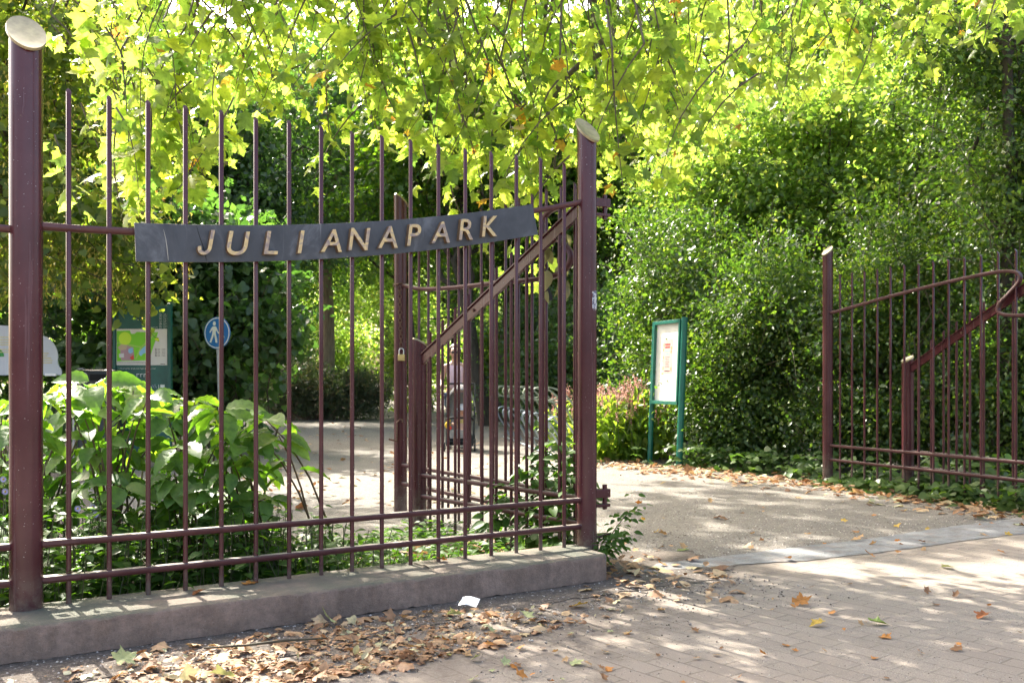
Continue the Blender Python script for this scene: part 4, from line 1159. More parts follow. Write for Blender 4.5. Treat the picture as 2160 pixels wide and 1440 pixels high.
# ------------------------------------------------------------------ ivy, vine, flower bed
def ivy(name, pts_h, leaf, tmpl, smin, smax):
    c = Cloud(); P = []; A = []; N = []; S = []
    for x, y, h in pts_h:
        a = random.uniform(0, 6.28)
        for j in range(3):
            o = np.array([math.cos(a + j * 2.1), math.sin(a + j * 2.1), random.uniform(-.5, .1)])
            P.append(np.array([x, y, max(.015, h)]) + o * .03); A.append(o); N.append(np.array([random.gauss(0, .3), random.gauss(0, .3) - .35, .8])); S.append(random.uniform(smin, smax))
    c.leaves(np.array(P), np.array(A), np.array(N), np.array(S), tmpl)
    return c
gd = (HINGE - E2).normalized(); gs = Vector((gd.y, -gd.x, 0))
pts = []
for _ in range(900):
    s = random.uniform(-.05, 3.2) ** 1.0
    o = random.gauss(.12, .20) if random.random() < .7 else random.uniform(-.2, 1.0)
    p = E2 + gd * s + gs * (-o if o > 0 else -o * .75)
    h = random.random() ** 1.8 * (.06 + .075 * s + .35 * max(0, o))
    pts.append((p.x, p.y, h))
for _ in range(260):
    q = random.random(); p = Vector((1.95, 12.2, 0)).lerp(E2 + Vector((.1, .1, 0)), q) + Vector((random.gauss(.12, .16), random.gauss(.12, .12), 0))
    pts.append((p.x, p.y, random.random() ** 2 * .3))
tag(ivy('ivy', pts, L_IVY, HEART, .05, .105).build('ivy', L_IVY), kind='stuff')
# climbing vine on the right fence post
vt = thing('climbing_vine', (P2.x - .1, P2.y + .3, 0), 'leafy climber winding up the guard fence beside the right fence post', 'vine')
vp = []; vm = MB()
for x, y, Y, h in ((1165, 1130, 5.9, 930), (1195, 1130, 5.7, 950), (1120, 1120, 6.0, 990), (1050, 1120, 6.2, 1040), (1180, 1120, 6.0, 1000)):
    a = pix(x, y, Y); a.z = 0; b = pix(x + random.uniform(-20, 20), h, Y)
    path = [a.lerp(b, q) + Vector((math.sin(q * 9 + x) * .035, math.cos(q * 8) * .03, 0)) for q in [i / 8 for i in range(9)]]
    vm.tube(path, [.005 - .0004 * i for i in range(9)], 5)
    for p in path[1:]:
        for _ in range(5):
            vp.append((p.x + random.gauss(0, .05), p.y + random.gauss(0, .05), p.z + random.gauss(0, .04)))
vm.build('stem', STEM, vt, smooth=60)
ivy('v', vp, L_NETTLE, OVAL, .055, .11).build('foliage', L_NETTLE, vt, smooth=True)
vt2 = thing('vine_sprig', (P2.x + .12, P2.y - .02, 0), 'leafy sprig with withered tips sticking out right of the right fence post', 'vine')
vm = MB(); vp = []; dp = []
for end, in ((pix(1345, 1066, 5.4),), (pix(1320, 1125, 5.4),), (pix(1300, 1150, 5.35),)):
    a = P2 + Vector((.06, .06, .03)); b = end
    path = [a.lerp(b, q) + Vector((0, 0, .05 * math.sin(math.pi * q))) for q in [i / 6 for i in range(7)]]
    vm.tube(path, [.004, .004, .0035, .003, .0025, .002, .0015], 5)
    for p in path[1:]:
        for _ in range(3): vp.append((p.x + random.gauss(0, .022), p.y + random.gauss(0, .03), p.z + random.gauss(0, .025)))
    dp.append(path[-2])
vm.build('stem', STEM, vt2, smooth=60)
ivy('v', vp, L_NETTLE, OVAL, .03, .06).build('foliage', L_NETTLE, vt2, smooth=True)

SPIKE_LABELS = ['clump of pink flowering knotweed just right of the right fence post', 'clump of pink flowering knotweed beside the green noticeboard', 'clump of pink flowering knotweed at the near end of the bicycle rack']
for i, (x, y, rx, ry, h) in enumerate(((1.38, 13.3, .42, .5, .8), (1.85, 13.5, .38, .5, .9), (1.15, 15.4, .5, .8, .75))):
    t = thing('flower_clump', (x, y, 0), SPIKE_LABELS[i], 'flowers', 'pink flower clumps along the path')
    c = Cloud()
    clumps(c, [E(x, y, h * .45, rx, ry, h * .55)], 150, 8, .16, .12, BIGOVAL, .6, .3, .7, lumpy=False)
    c.build('foliage', L_PERS, t, smooth=True)
    f = Cloud(); sm = MB()
    n = 120; k = 22
    P = []; A = []
    for _ in range(n):
        a = random.uniform(0, 6.28); q = random.random() ** .4
        b = Vector((x + rx * 1.08 * q * math.cos(a), y + ry * 1.08 * q * math.sin(a), h * (.40 + .58 * math.sqrt(max(0, 1 - q * q))) + random.uniform(-.06, .08)))
        d = Vector((random.gauss(0, .2), random.gauss(0, .2), 1)).normalized(); L = random.uniform(.12, .3)
        sm.tube([b - d * .15, b + d * (L + .06)], .003, 4, caps=False)
        for j in range(k):
            P.append(np.array(b + d * (L * (.35 + .65 * j / k) + .05))); A.append(np.array([random.gauss(0, 1), random.gauss(0, 1), .4]))
    f.leaves(np.array(P), np.array(A), rand_dirs(len(P), .5), RNG.uniform(.012, .024, len(P)), TINY)
    f.build('flower_spikes', L_PINK, t)['kind'] = 'stuff'
    sm.build('flower_stalks', STEM, t)['kind'] = 'stuff'

# ------------------------------------------------------------------ noticeboard
def noticeboard():
    A = Vector((1.845, 12.7, 0)); B = Vector((2.115, 12.0, 0))
    t = thing('noticeboard', tuple((A + B) / 2), 'slightly leaning teal noticeboard on two posts with white sheet and pink poster', 'noticeboard')
    w = (B - A).normalized(); nr = Vector((w.y, -w.x, 0)); nr = nr if nr.y < 0 else -nr
    Wd = (B - A).length; Rm = Matrix.Rotation(math.atan2(w.y, w.x), 4, 'Z')
    def P(s, z, o=0.0): return A + w * s + nr * o + Vector((.038 * z, 0, z))
    MB().tube([P(0, -.05), P(0, 1.885)], .034, 16).build('post', TEAL, t, smooth=50)
    MB().tube([P(Wd, -.05), P(Wd, 1.90)], .040, 16).build('post', TEAL, t, smooth=50)
    def slab(m, s0, s1, z0, z1, o0, o1):
        c8 = [P(s, z, o) for s in (s0, s1) for z in (z0, z1) for o in (o0, o1)]
        m.add(c8, [(0, 1, 3, 2), (4, 6, 7, 5), (0, 4, 5, 1), (2, 3, 7, 6), (0, 2, 6, 4), (1, 5, 7, 3)]); return m
    fr = MB()
    for a in ((.036, .071, .79, 1.88), (Wd - .077, Wd - .042, .79, 1.88)): slab(fr, *a, -.03, .045)
    for a in ((.071, Wd - .077, .79, .835), (.071, Wd - .077, 1.835, 1.88)): slab(fr, *a, -.03, .0445)
    fr.build('frame', TEAL, t, bevel=.004)
    slab(MB(), 0.072, Wd - .078, .836, 1.834, -.02, .004).build('backing_sheet', plain('white_sheet', (.66, .64, .58), .6, 0, .08, 3), t)
    slab(MB(), 0.075, Wd - .081, .839, 1.831, -.028, -.0205).build('rear_panel', TEAL, t)
    PINKP = plain('pink_poster', (.62, .33, .30), .6, 0, .12, 8)
    po = slab(MB(), .245, .485, 1.19, 1.635, .005, .0062).build('poster', PINKP, t)
    REDI = plain('red_ink', (.5, .04, .03), .6); DK = plain('dark_ink', (.10, .05, .06), .6); GRN = plain('green_ink', (.22, .48, .33), .6); ORG = plain('orange_ink', (.65, .22, .06), .6)
    m = MB(); slab(m, .30, .43, 1.555, 1.58, .0064, .007); slab(m, .305, .425, 1.52, 1.545, .0064, .007); m.build('heading', REDI, po)
    m = MB(); slab(m, .29, .44, 1.472, 1.502, .0064, .007); slab(m, .315, .42, 1.43, 1.456, .0064, .007); m.build('green_band', GRN, po)
    m = MB()
    for i in range(7): slab(m, .31 + .01 * (i % 3), .43 - .012 * ((i * 2) % 3), 1.40 - .022 * i, 1.406 - .022 * i, .0064, .007)
    slab(m, .30, .44, 1.215, 1.23, .0064, .007)
    m.build('text_lines', DK, po)
    for s, z in ((.262, 1.50), (.455, 1.47), (.258, 1.40), (.462, 1.52), (.268, 1.56), (.262, 1.26), (.465, 1.25)): slab(MB(), s - .012, s + .012, z - .02, z + .02, .0064, .007).build('ornament', ORG, po)
noticeboard()

# ------------------------------------------------------------------ map board
def mapboard():
    Y0 = 12.2
    Q = lambda x, y, o=0.0: pix(x, y, Y0) + Vector((0, -o, 0))
    c0 = pix(301, 802, Y0)
    t = thing('map_board', (c0.x, Y0, 0), 'tall dark green information board with a park map behind the shrub', 'information board')
    def slab(m, x0, x1, y0, y1, o0, o1):
        return m.box((Q(x0, y0) + Q(x1, y1)) / 2 + Vector((0, -(o0 + o1) / 2, 0)), (abs(x1 - x0) * Y0 / F, o1 - o0, abs(y1 - y0) * Y0 / F))
    yb = HOR + F * CAMZ / Y0
    slab(MB(), 247.5, 355, 646, yb - 14, 0, .03).build('panel', GREENP, t)
    slab(MB(), 241, 247, 640, yb + 4, -.02, .05).build('post', GREENP, t, bevel=.005)
    slab(MB(), 355.5, 363, 640, yb + 4, -.02, .05).build('post', GREENP, t, bevel=.005)
    mp = slab(MB(), 248, 354.5, 694, 770, .031, .034).build('map_sheet', plain('map_paper', (.62, .60, .56), .5, 0, .05, 3), t)
    def poly(name, pts, col, o, par=mp):
        if isinstance(pts, tuple): cx, cy, rr = pts; pts = [(cx + rr * math.cos(a * .3142), cy + rr * math.sin(a * .3142)) for a in range(20)]
        MB().add([Q(x, y, o) for x, y in pts], [tuple(range(len(pts)))]).build(name, plain(name + '_ink', col, .6, 0, .05, 5), par)
    poly('lawn_area', [(248.5, 698), (276, 697), (279, 704), (286, 704), (291, 700), (336, 701), (318, 754), (310, 760), (249, 762)], (.20, .58, .02), .0345)
    poly('tree_lawn', (266, 714, 13.5), (.55, .80, .04), .0352)
    poly('play_area', [(256, 739), (270, 728), (284, 733), (286, 757), (281, 760), (258, 760)], (.42, .26, .30), .0352)
    poly('sand_area', [(250, 733), (258, 726), (272, 728), (268, 737), (256, 739)], (.50, .40, .25), .0356)
    poly('paved_area', [(253.5, 746), (264, 745), (264, 754), (254, 754)], (.62, .6, .6), .0358)
    poly('pond', [(273, 736), (282, 733), (283, 743), (277, 746), (273, 743)], (.25, .52, .75), .0358)
    poly('lake', [(296, 742), (303, 734), (310, 728), (311, 744), (304, 746), (300, 751), (296, 748)], (.25, .52, .75), .0352)
    poly('red_area', [(276, 754), (284, 748), (285, 758), (280, 759)], (.6, .06, .03), .0356)
    for n_, pts in (('footpath', [(249, 722), (252, 722), (300, 731), (330, 702), (333, 702), (302, 733), (290, 757), (287, 757), (298, 733), (249, 724)]),):
        poly(n_, pts, (.36, .55, .12), .0349)
    DK = plain('map_print', (.12, .10, .10), .6)
    m = MB()
    for i in range(6):
        slab(m, 329, 333, 735 + 3 * i, 736.6 + 3 * i, .0342, .0348); slab(m, 334.5, 340, 735.4 + 3 * i, 736.2 + 3 * i, .0342, .0348); slab(m, 343, 351, 735.4 + 3 * i, 736.2 + 3 * i, .0342, .0348)
    slab(m, 340, 350, 767, 768.4, .0342, .0348); slab(m, 248.5, 318, 764, 765, .0342, .0348)
    m.build('legend', DK, mp)
    LW = plain('white_lettering', (.62, .65, .62), .6)
    def txt(s, x, y, h, name='lettering', align='LEFT'):
        vs, fs = text_mesh(s, 1, 0, 0, align=align, res=2)
        k = h * Y0 / F / .73; b = Q(x, y, .0306)
        MB().add([b + Vector((v.x * k, 0, v.y * k)) for v in vs], fs).build(name, LW, t)
    txt('In dit park gelden de algemene regels openbare ruimte', 252, 778, 2.6)
    txt('(APV)', 252, 783, 2.6)
    for i in range(10): txt('8.00   17.00 uur', 338, 664 + 3.4 * i, 2.1)
    txt('zonsopgang tot zonsondergang', 300, 691, 2.0)
    m = MB()
    for x0, x1 in ((290, 296), (298, 303), (305, 309)): slab(m, x0, x1, 788, 789.4, .0305, .031); slab(m, x0, x0 + 1.3, 789.4, 795, .0305, .031)
    slab(m, 336, 337.2, 811, 821, .0305, .031); slab(m, 340, 349, 811, 818.5, .0305, .031); slab(m, 340, 350, 819.5, 821, .0305, .031)
    for y in (815, 818.5, 822): slab(m, 253, 262, y, y + 1.2, .0305, .031)
    m.build('emblem', LW, t)
    m = MB()
    for i in range(9):
        a = Q(289 + 4.6 * i, 818 + 2 * math.sin(i * 2.2), .033); b = Q(292 + 4.6 * i, 812 + 2 * math.sin(i * 1.4), .033); d_ = Q(295 + 4.6 * i, 818, .033)
        m.tube([a, b, d_], .004, 4)
    m.build('graffiti', plain('pale_ink', (.35, .42, .48), .6), t)
mapboard()

# ------------------------------------------------------------------ round blue footpath sign
def roundsign():
    Y0 = 12.6
    cx = pix(458, 702, Y0)
    t = thing('footpath_sign', (cx.x + .02, Y0, 0), 'round blue sign with white adult and child figures on a leaning grey pole', 'traffic sign')
    foot = pix(467, 802, Y0); foot.z = -.05
    MB().tube([foot, cx + Vector((-.005, .025, .17))], .021, 12).build('pole', plain('galvanised', (.35, .37, .38), .45, .5, .15, 20), t, smooth=50)
    Rz = Matrix.Rotation(R(-22), 3, 'Z'); r = .213
    def L(x, y, o): return cx + Rz @ Vector((x * r, -o, y * r))
    def disc(name, r0, o0, o1, mat):
        n = 48; m = MB()
        vs = [L(r0 * math.cos(2 * math.pi * k / n), r0 * math.sin(2 * math.pi * k / n), o) for o in (o0, o1) for k in range(n)]
        m.add(vs, [tuple(range(n)), tuple(range(n, 2 * n))] + [(k, (k + 1) % n, n + (k + 1) % n, n + k) for k in range(n)])
        return m.build(name, mat, t)
    BL = plain('sign_blue', (.005, .13, .42), .4, 0, .05, 4); WT = plain('sign_white', (.72, .72, .70), .45, 0, .05, 4)
    disc('rim', 1.0, -.006, .002, BL); disc('white_ring', .955, .0025, .004, WT); disc('disc', .89, .0045, .006, BL)
    def fig(dx, dy, s, name):
        body = [(-.10, .42), (.08, .42), (.16, .32), (.34, -.04), (.28, -.09), (.10, .16), (.09, -.06), (.17, -.34), (.22, -.66), (.07, -.66), (-.02, -.22), (-.06, -.10), (-.12, -.30), (-.30, -.66), (-.42, -.62), (-.27, -.28), (-.20, -.04), (-.18, .2), (-.34, .02), (-.40, -.02), (-.42, .05), (-.28, .30), (-.18, .40)]
        m = MB()
        pts = [L(dx + x * s, dy + y * s, .0066) for x, y in body]
        import bmesh
        m.add(pts, [tuple(range(len(pts)))])
        hd = [L(dx - .03 * s + .125 * s * math.cos(a * .3927), dy + .60 * s + .135 * s * math.sin(a * .3927), .0066) for a in range(16)]
        m.add(hd, [tuple(range(16))])
        m.build(name, WT, t)
    fig(-.16, .02, .95, 'adult_figure'); fig(.40, -.26, .55, 'child_figure')
roundsign()

# ------------------------------------------------------------------ cloud shaped board and litter bin
def cloudboard():
    Y0 = 11.5
    right = [(90, 708), (98, 711), (106, 717), (113, 725), (118, 734), (121, 744), (122, 752), (121, 760), (121.5, 766), (124, 773), (128, 778), (130, 785), (128.5, 791)]
    left = [(-128, 791), (-133, 784), (-128, 774), (-130, 760), (-125, 738), (-110, 722), (-90, 708), (-70, 690), (-40, 684), (0, 686), (30, 687), (70, 694)]
    pts = right + left
    c0 = pix(0, 790, Y0)
    t = thing('cloud_board', (c0.x, Y0, 0), 'pale grey cloud shaped information board with yellow text behind the left fence post', 'information board')
    m = MB(); n = len(pts)
    vs = [pix(x, y, Y0) for x, y in pts] + [pix(x, y, Y0) + Vector((0, .02, 0)) for x, y in pts]
    m.add(vs, [tuple(range(n)), tuple(range(n, 2 * n))] + [(k, (k + 1) % n, n + (k + 1) % n, n + k) for k in range(n)])
    m.build('panel', plain('grey_board', (.44, .47, .49), .45, 0, .06, 3), t)
    m = MB(); YI = plain('yellow_ink', (.50, .43, .17), .6)
    def bar(x0, x1, y): a = pix((x0 + x1) / 2, y, Y0) + Vector((0, -.002, 0)); m.box(a, ((x1 - x0) * Y0 / F, .003, 1.7 * Y0 / F))
    for y, x in ((711, 25), (716.5, 40), (722, 34), (727, 38), (737, 30), (742.5, 36)): bar(-50 + (x % 7) * 3, x, y)
    for y, x in ((745, 103), (750, 100), (755, 108), (760, 111), (765, 110)): bar(60, x, y)
    m.build('text_lines', YI, t)
    gp = [pix(-9 + 18 * math.cos(math.pi * k / 16), 752 - 18 * math.sin(math.pi * k / 16), Y0) + Vector((0, -.003, 0)) for k in range(17)]
    MB().add(gp, [tuple(range(17))]).build('green_half_disc', plain('green_disc', (.012, .22, .03), .5), t)
    for x in (-80, 75):
        a = pix(x, 700, Y0) + Vector((0, .045, 0)); b = Vector((a.x, a.y, -.05))
        MB().tube([b, a], .024, 10).build('post', plain('board_post', (.2, .2, .2), .5), t, smooth=50)
    MB().box(pix(108, 790, Y0) + Vector((0, -.01, 0)), (.13, .03, .03)).build('bracket', WHITE, t)
cloudboard()
def bin_():
    Y0 = 11.9
    c = pix(199, 802, Y0)
    t = thing('litter_bin', (c.x, Y0 + .2, 0), 'dark grey litter bin with rounded silver edge beside the map board', 'litter bin')
    H = pix(0, 779, Y0).z; Wd = 86 * Y0 / F
    DG = plain('anthracite', (.035, .04, .046), .4, .2, .15, 15)
    MB().box((c.x + .01, Y0 + .26, H / 2), (Wd, .46, H)).build('body', DG, t, bevel=.05)
    m = MB(); x0 = c.x - Wd / 2 - .012
    m.sweep([Vector((x0 - .004, Y0 + .05, 0)), Vector((x0 - .004, Y0 + .05, H - .10)), Vector((x0 + .012, Y0 + .05, H - .04)), Vector((x0 + .05, Y0 + .05, H + .005)), Vector((x0 + .12, Y0 + .05, H + .012))], [(-.02, .012), (.03, .012), (.03, -.012), (-.02, -.012)], (0, -1, 0))
    m.build('edge_strip', plain('brushed_metal', (.42, .44, .46), .35, .8, .1, 40), t, smooth=40)
    fx = lambda x, y, o=0.0: pix(x, y, Y0) + Vector((0, .028 - o, 0))
    MB().box(fx(207, 795.5, .001), (38 * Y0 / F, .012, 13 * Y0 / F)).build('slot', plain('slot_dark', (.004, .004, .004), .8), t)
    n = 24; cc = fx(177, 791, .004)
    m = MB(); m.add([cc + Vector((math.cos(2 * math.pi * k / n) * q, 0, math.sin(2 * math.pi * k / n) * q)) for q in (.030, .024) for k in range(n)], [(k, (k + 1) % n, n + (k + 1) % n, n + k) for k in range(n)])
    m.add([cc + Vector((x, 0, z)) for x, z in ((-.012, -.016), (.012, -.016), (.009, .0), (.004, .016), (-.004, .016), (-.009, 0))], [(0, 1, 2, 3, 4, 5)])
    m.build('pictogram', WHITE, t)
    MB().box(fx(203, 816, .001), (28 * Y0 / F, .008, 8 * Y0 / F)).build('label_plate', plain('green_label', (.12, .38, .08), .5), t)
bin_()

# ------------------------------------------------------------------ bicycle rack
def rack():
    a = Vector((1.12, 13.2, 0)); b = Vector((.34, 18.2, 0)); d = (b - a).normalized(); side = Vector((-d.y, d.x, 0)); side = side if side.x < 0 else -side
    SAGE = plain('sage_green_steel', (.23, .265, .20), .4, .2, .15, 15); BLUEG = plain('blue_grey_tube', (.33, .38, .43), .35, .5, .15, 15)
    t = thing('bicycle_rack', tuple((a + b) / 2), 'row of looped steel bicycle stands beside the path behind the guard fence', 'bicycle rack')
    for o in (0, .5): MB().tube([a + side * o + Vector((0, 0, .03)), b + side * o + Vector((0, 0, .03))], .02, 8).build('base_rail', BLUEG, t, smooth=50)
    for i in range(8):
        p = a.lerp(b, i / 7)
        V = lambda s, z, o=0: p + side * s + d * o + Vector((0, 0, z))
        loop = [(0, .03), (.05, .30), (.16, .58), (.30, .80), (.46, .95), (.60, 1.0), (.70, .97), (.73, .90), (.67, .83), (.55, .80), (.42, .82), (.33, .84)]
        MB().sweep([V(s, z) for s, z in spline(loop, 44)], SQ(.034, .010), d).build('loop', SAGE, t, smooth=40)
        for o in (-.045, .045):
            hold = [(.06, .05), (.22, .30), (.38, .52), (.52, .60), (.62, .55), (.60, .42), (.48, .22), (.40, .05)]
            MB().tube([V(s, z, o) for s, z in spline(hold, 28)], .010, 6).build('wheel_holder', BLUEG, t, smooth=60)
rack()

# ------------------------------------------------------------------ woman with a pushchair
def skin(name, verts, edges, radii, mat, parent=None, sub=2):
    me = bpy.data.meshes.new(name); me.from_pydata([tuple(v) for v in verts], edges, [])
    ob = bpy.data.objects.new(name + '_rough', me); COL.objects.link(ob)
    md = ob.modifiers.new('s', 'SKIN'); sd = ob.modifiers.new('d', 'SUBSURF'); sd.levels = sub; sd.render_levels = sub
    for i, r in enumerate(radii):
        r = r if isinstance(r, tuple) else (r, r)
        me.skin_vertices[0].data[i].radius = r
    me.skin_vertices[0].data[0].use_root = True
    dg = bpy.context.evaluated_depsgraph_get(); dg.update()
    out = bpy.data.meshes.new_from_object(ob.evaluated_get(dg))
    bpy.data.objects.remove(ob)
    out.name = name; out.materials.clear(); out.materials.append(mat)
    for p in out.polygons: p.use_smooth = True
    o = bpy.data.objects.new(name, out); COL.objects.link(o)
    if parent: o.parent = parent
    return o
class Sk:
    def __init__(s): s.v = []; s.e = []; s.r = []
    def add(s, p, r, link=None):
        s.v.append(Vector(p)); s.r.append(r)
        if link is not None: s.e.append((link, len(s.v) - 1))
        return len(s.v) - 1
    def chain(s, link, pts):
        for p, r in pts: link = s.add(p, r, link)
        return link
def hand(s, wrist, fwd, out, k):
    """palm, four unequal curled fingers and a thumb; fwd: towards the knuckles, out: across the palm to the thumb"""
    fwd = Vector(fwd).normalized(); out = Vector(out).normalized(); dn = fwd.cross(out).normalized()
    if dn.z > 0: dn = -dn
    w = s.v[wrist]
    palm = s.add(w + fwd * .05 * k, (.030 * k, .016 * k), wrist)
    for q, L in ((.030, .062), (.010, .072), (-.011, .066), (-.030, .052)):
        b = w + fwd * .085 * k + out * q * k
        s.chain(palm, [(b, .0095 * k), (b + (fwd * .5 + dn * .45) * L * .55 * k, .0085 * k), (b + (fwd * .35 + dn * 1.0) * L * k, .007 * k)])
    tb = w + fwd * .03 * k + out * .036 * k
    s.chain(palm, [(tb, .011 * k), (tb + (fwd * .6 + out * .3 + dn * .5) * .055 * k, .009 * k)])
SKIN = plain('skin', (.50, .29, .21), .5, 0, .06, 20)
def woman():
    X0, Y0 = (960 - 1080) * 15.45 / F, 15.45
    t = thing('person', (X0, Y0, 0), 'woman in a pale pink sleeveless top and dark glasses pushing the pushchair', 'person')
    s = Sk()
    pel = s.add((0, 0, .92), (.155, .11))
    sp = s.chain(pel, [((0, 0, 1.04), (.125, .09)), ((0, -.01, 1.16), (.135, .095)), ((0, -.01, 1.28), (.150, .10))])
    nb = s.chain(sp, [((0, .0, 1.375), (.085, .07)), ((0, -.01, 1.43), .048)])
    hd = s.chain(nb, [((0, -.025, 1.475), (.058, .062)), ((0, -.03, 1.53), (.073, .088)), ((0, -.02, 1.59), (.075, .092)), ((0, -.01, 1.635), (.055, .07))])
    s.add((0, -.135, 1.525), .013, hd - 2)
    for sg in (-1, 1):
        sh = s.chain(sp, [((.10 * sg, 0, 1.345), .055), ((.165 * sg, 0, 1.335), .050)])
        wr = s.chain(sh, [((.195 * sg, -.02, 1.20), .040), ((.215 * sg, -.06, 1.08), .036), ((.21 * sg, -.19, 1.04), .034), ((.195 * sg, -.30, 1.01), .024)])
        hand(s, wr, (-.1 * sg, -1, .1), (-sg, 0, .1), 1.0)
        kn = s.chain(pel, [((.095 * sg, 0, .84), .088), ((.095 * sg, -.03 - .08 * sg, .66), .075), ((.095 * sg, -.05 - .12 * sg, .47), .055)])
        an = s.chain(kn, [((.095 * sg, .0 - .10 * sg, .30), .052), ((.095 * sg, .06 - .10 * sg, .09), .036)])
        s.chain(an, [((.10 * sg, -.02 - .10 * sg, .04), .036), ((.105 * sg, -.13 - .10 * sg, .032), .030)])
    skin('body', s.v, s.e, s.r, SKIN, t)
    TOP = plain('pale_pink_cloth', (.74, .52, .60), .8, 0, .06, 15)
    s = Sk(); a = s.add((0, 0, .93), (.165, .12))
    b = s.chain(a, [((0, -.0, 1.04), (.137, .102)), ((0, -.01, 1.16), (.147, .107)), ((0, -.012, 1.26), (.155, .110)), ((0, -.008, 1.305), (.135, .095))])
    for sg in (-1, 1): s.chain(b, [((.085 * sg, -.005, 1.36), (.032, .062)), ((.098 * sg, .0, 1.395), (.024, .05))])
    skin('sleeveless_top', s.v, s.e, s.r, TOP, t)
    s = Sk(); a = s.add((0, 0, .92), (.168, .125))
    for sg in (-1, 1): s.chain(a, [((.095 * sg, 0, .83), .10), ((.097 * sg, -.03 - .08 * sg, .64), .092)])
    skin('shorts', s.v, s.e, s.r, plain('denim', (.07, .09, .14), .85), t)
    HAIR = plain('brown_hair', (.11, .06, .035), .55, 0, .3, 60)
    s = Sk(); a = s.add((0, .03, 1.60), (.080, .080)); s.chain(a, [((0, .0, 1.645), (.066, .075)), ((0, -.055, 1.640), (.05, .03))]); s.chain(a, [((0, .06, 1.52), (.06, .04)), ((0, .075, 1.43), (.035, .025))])
    for sg in (-1, 1): s.chain(a, [((.066 * sg, .0, 1.59), (.02, .05)), ((.068 * sg, .015, 1.53), (.014, .035))])
    skin('hair', s.v, s.e, s.r, HAIR, t)
    g = MB()
    for sg in (-1, 1):
        g.sphere((X0 + .031 * sg, Y0 - .118, 1.555), (.026, .008, .020), 12, 8)
        g.tube([(X0 + .056 * sg, Y0 - .105, 1.56), (X0 + .076 * sg, Y0 - .02, 1.56)], .004, 5)
    g.tube([(X0 - .012, Y0 - .122, 1.56), (X0 + .012, Y0 - .122, 1.56)], .004, 5)
    g.build('sunglasses', BLACK, t, smooth=50)
    m = MB(); m.sphere((X0, Y0 - .108, 1.492), (.022, .008, .006), 10, 6); m.build('mouth', plain('lips', (.40, .14, .12), .5), t, smooth=60)
    m = MB()
    for sg in (-1, 1): m.sphere((X0 + .074 * sg, Y0 - .02, 1.535), (.010, .02, .03), 8, 6)
    m.build('ears', SKIN, t, smooth=60)
    m = MB()
    for sg in (-1, 1): m.sphere((X0 + .103 * sg, Y0 - .06 - .10 * sg, .032), (.045, .12, .036), 12, 8)
    m.build('shoes', plain('pale_shoe', (.5, .5, .5), .7), t, smooth=60)
woman()
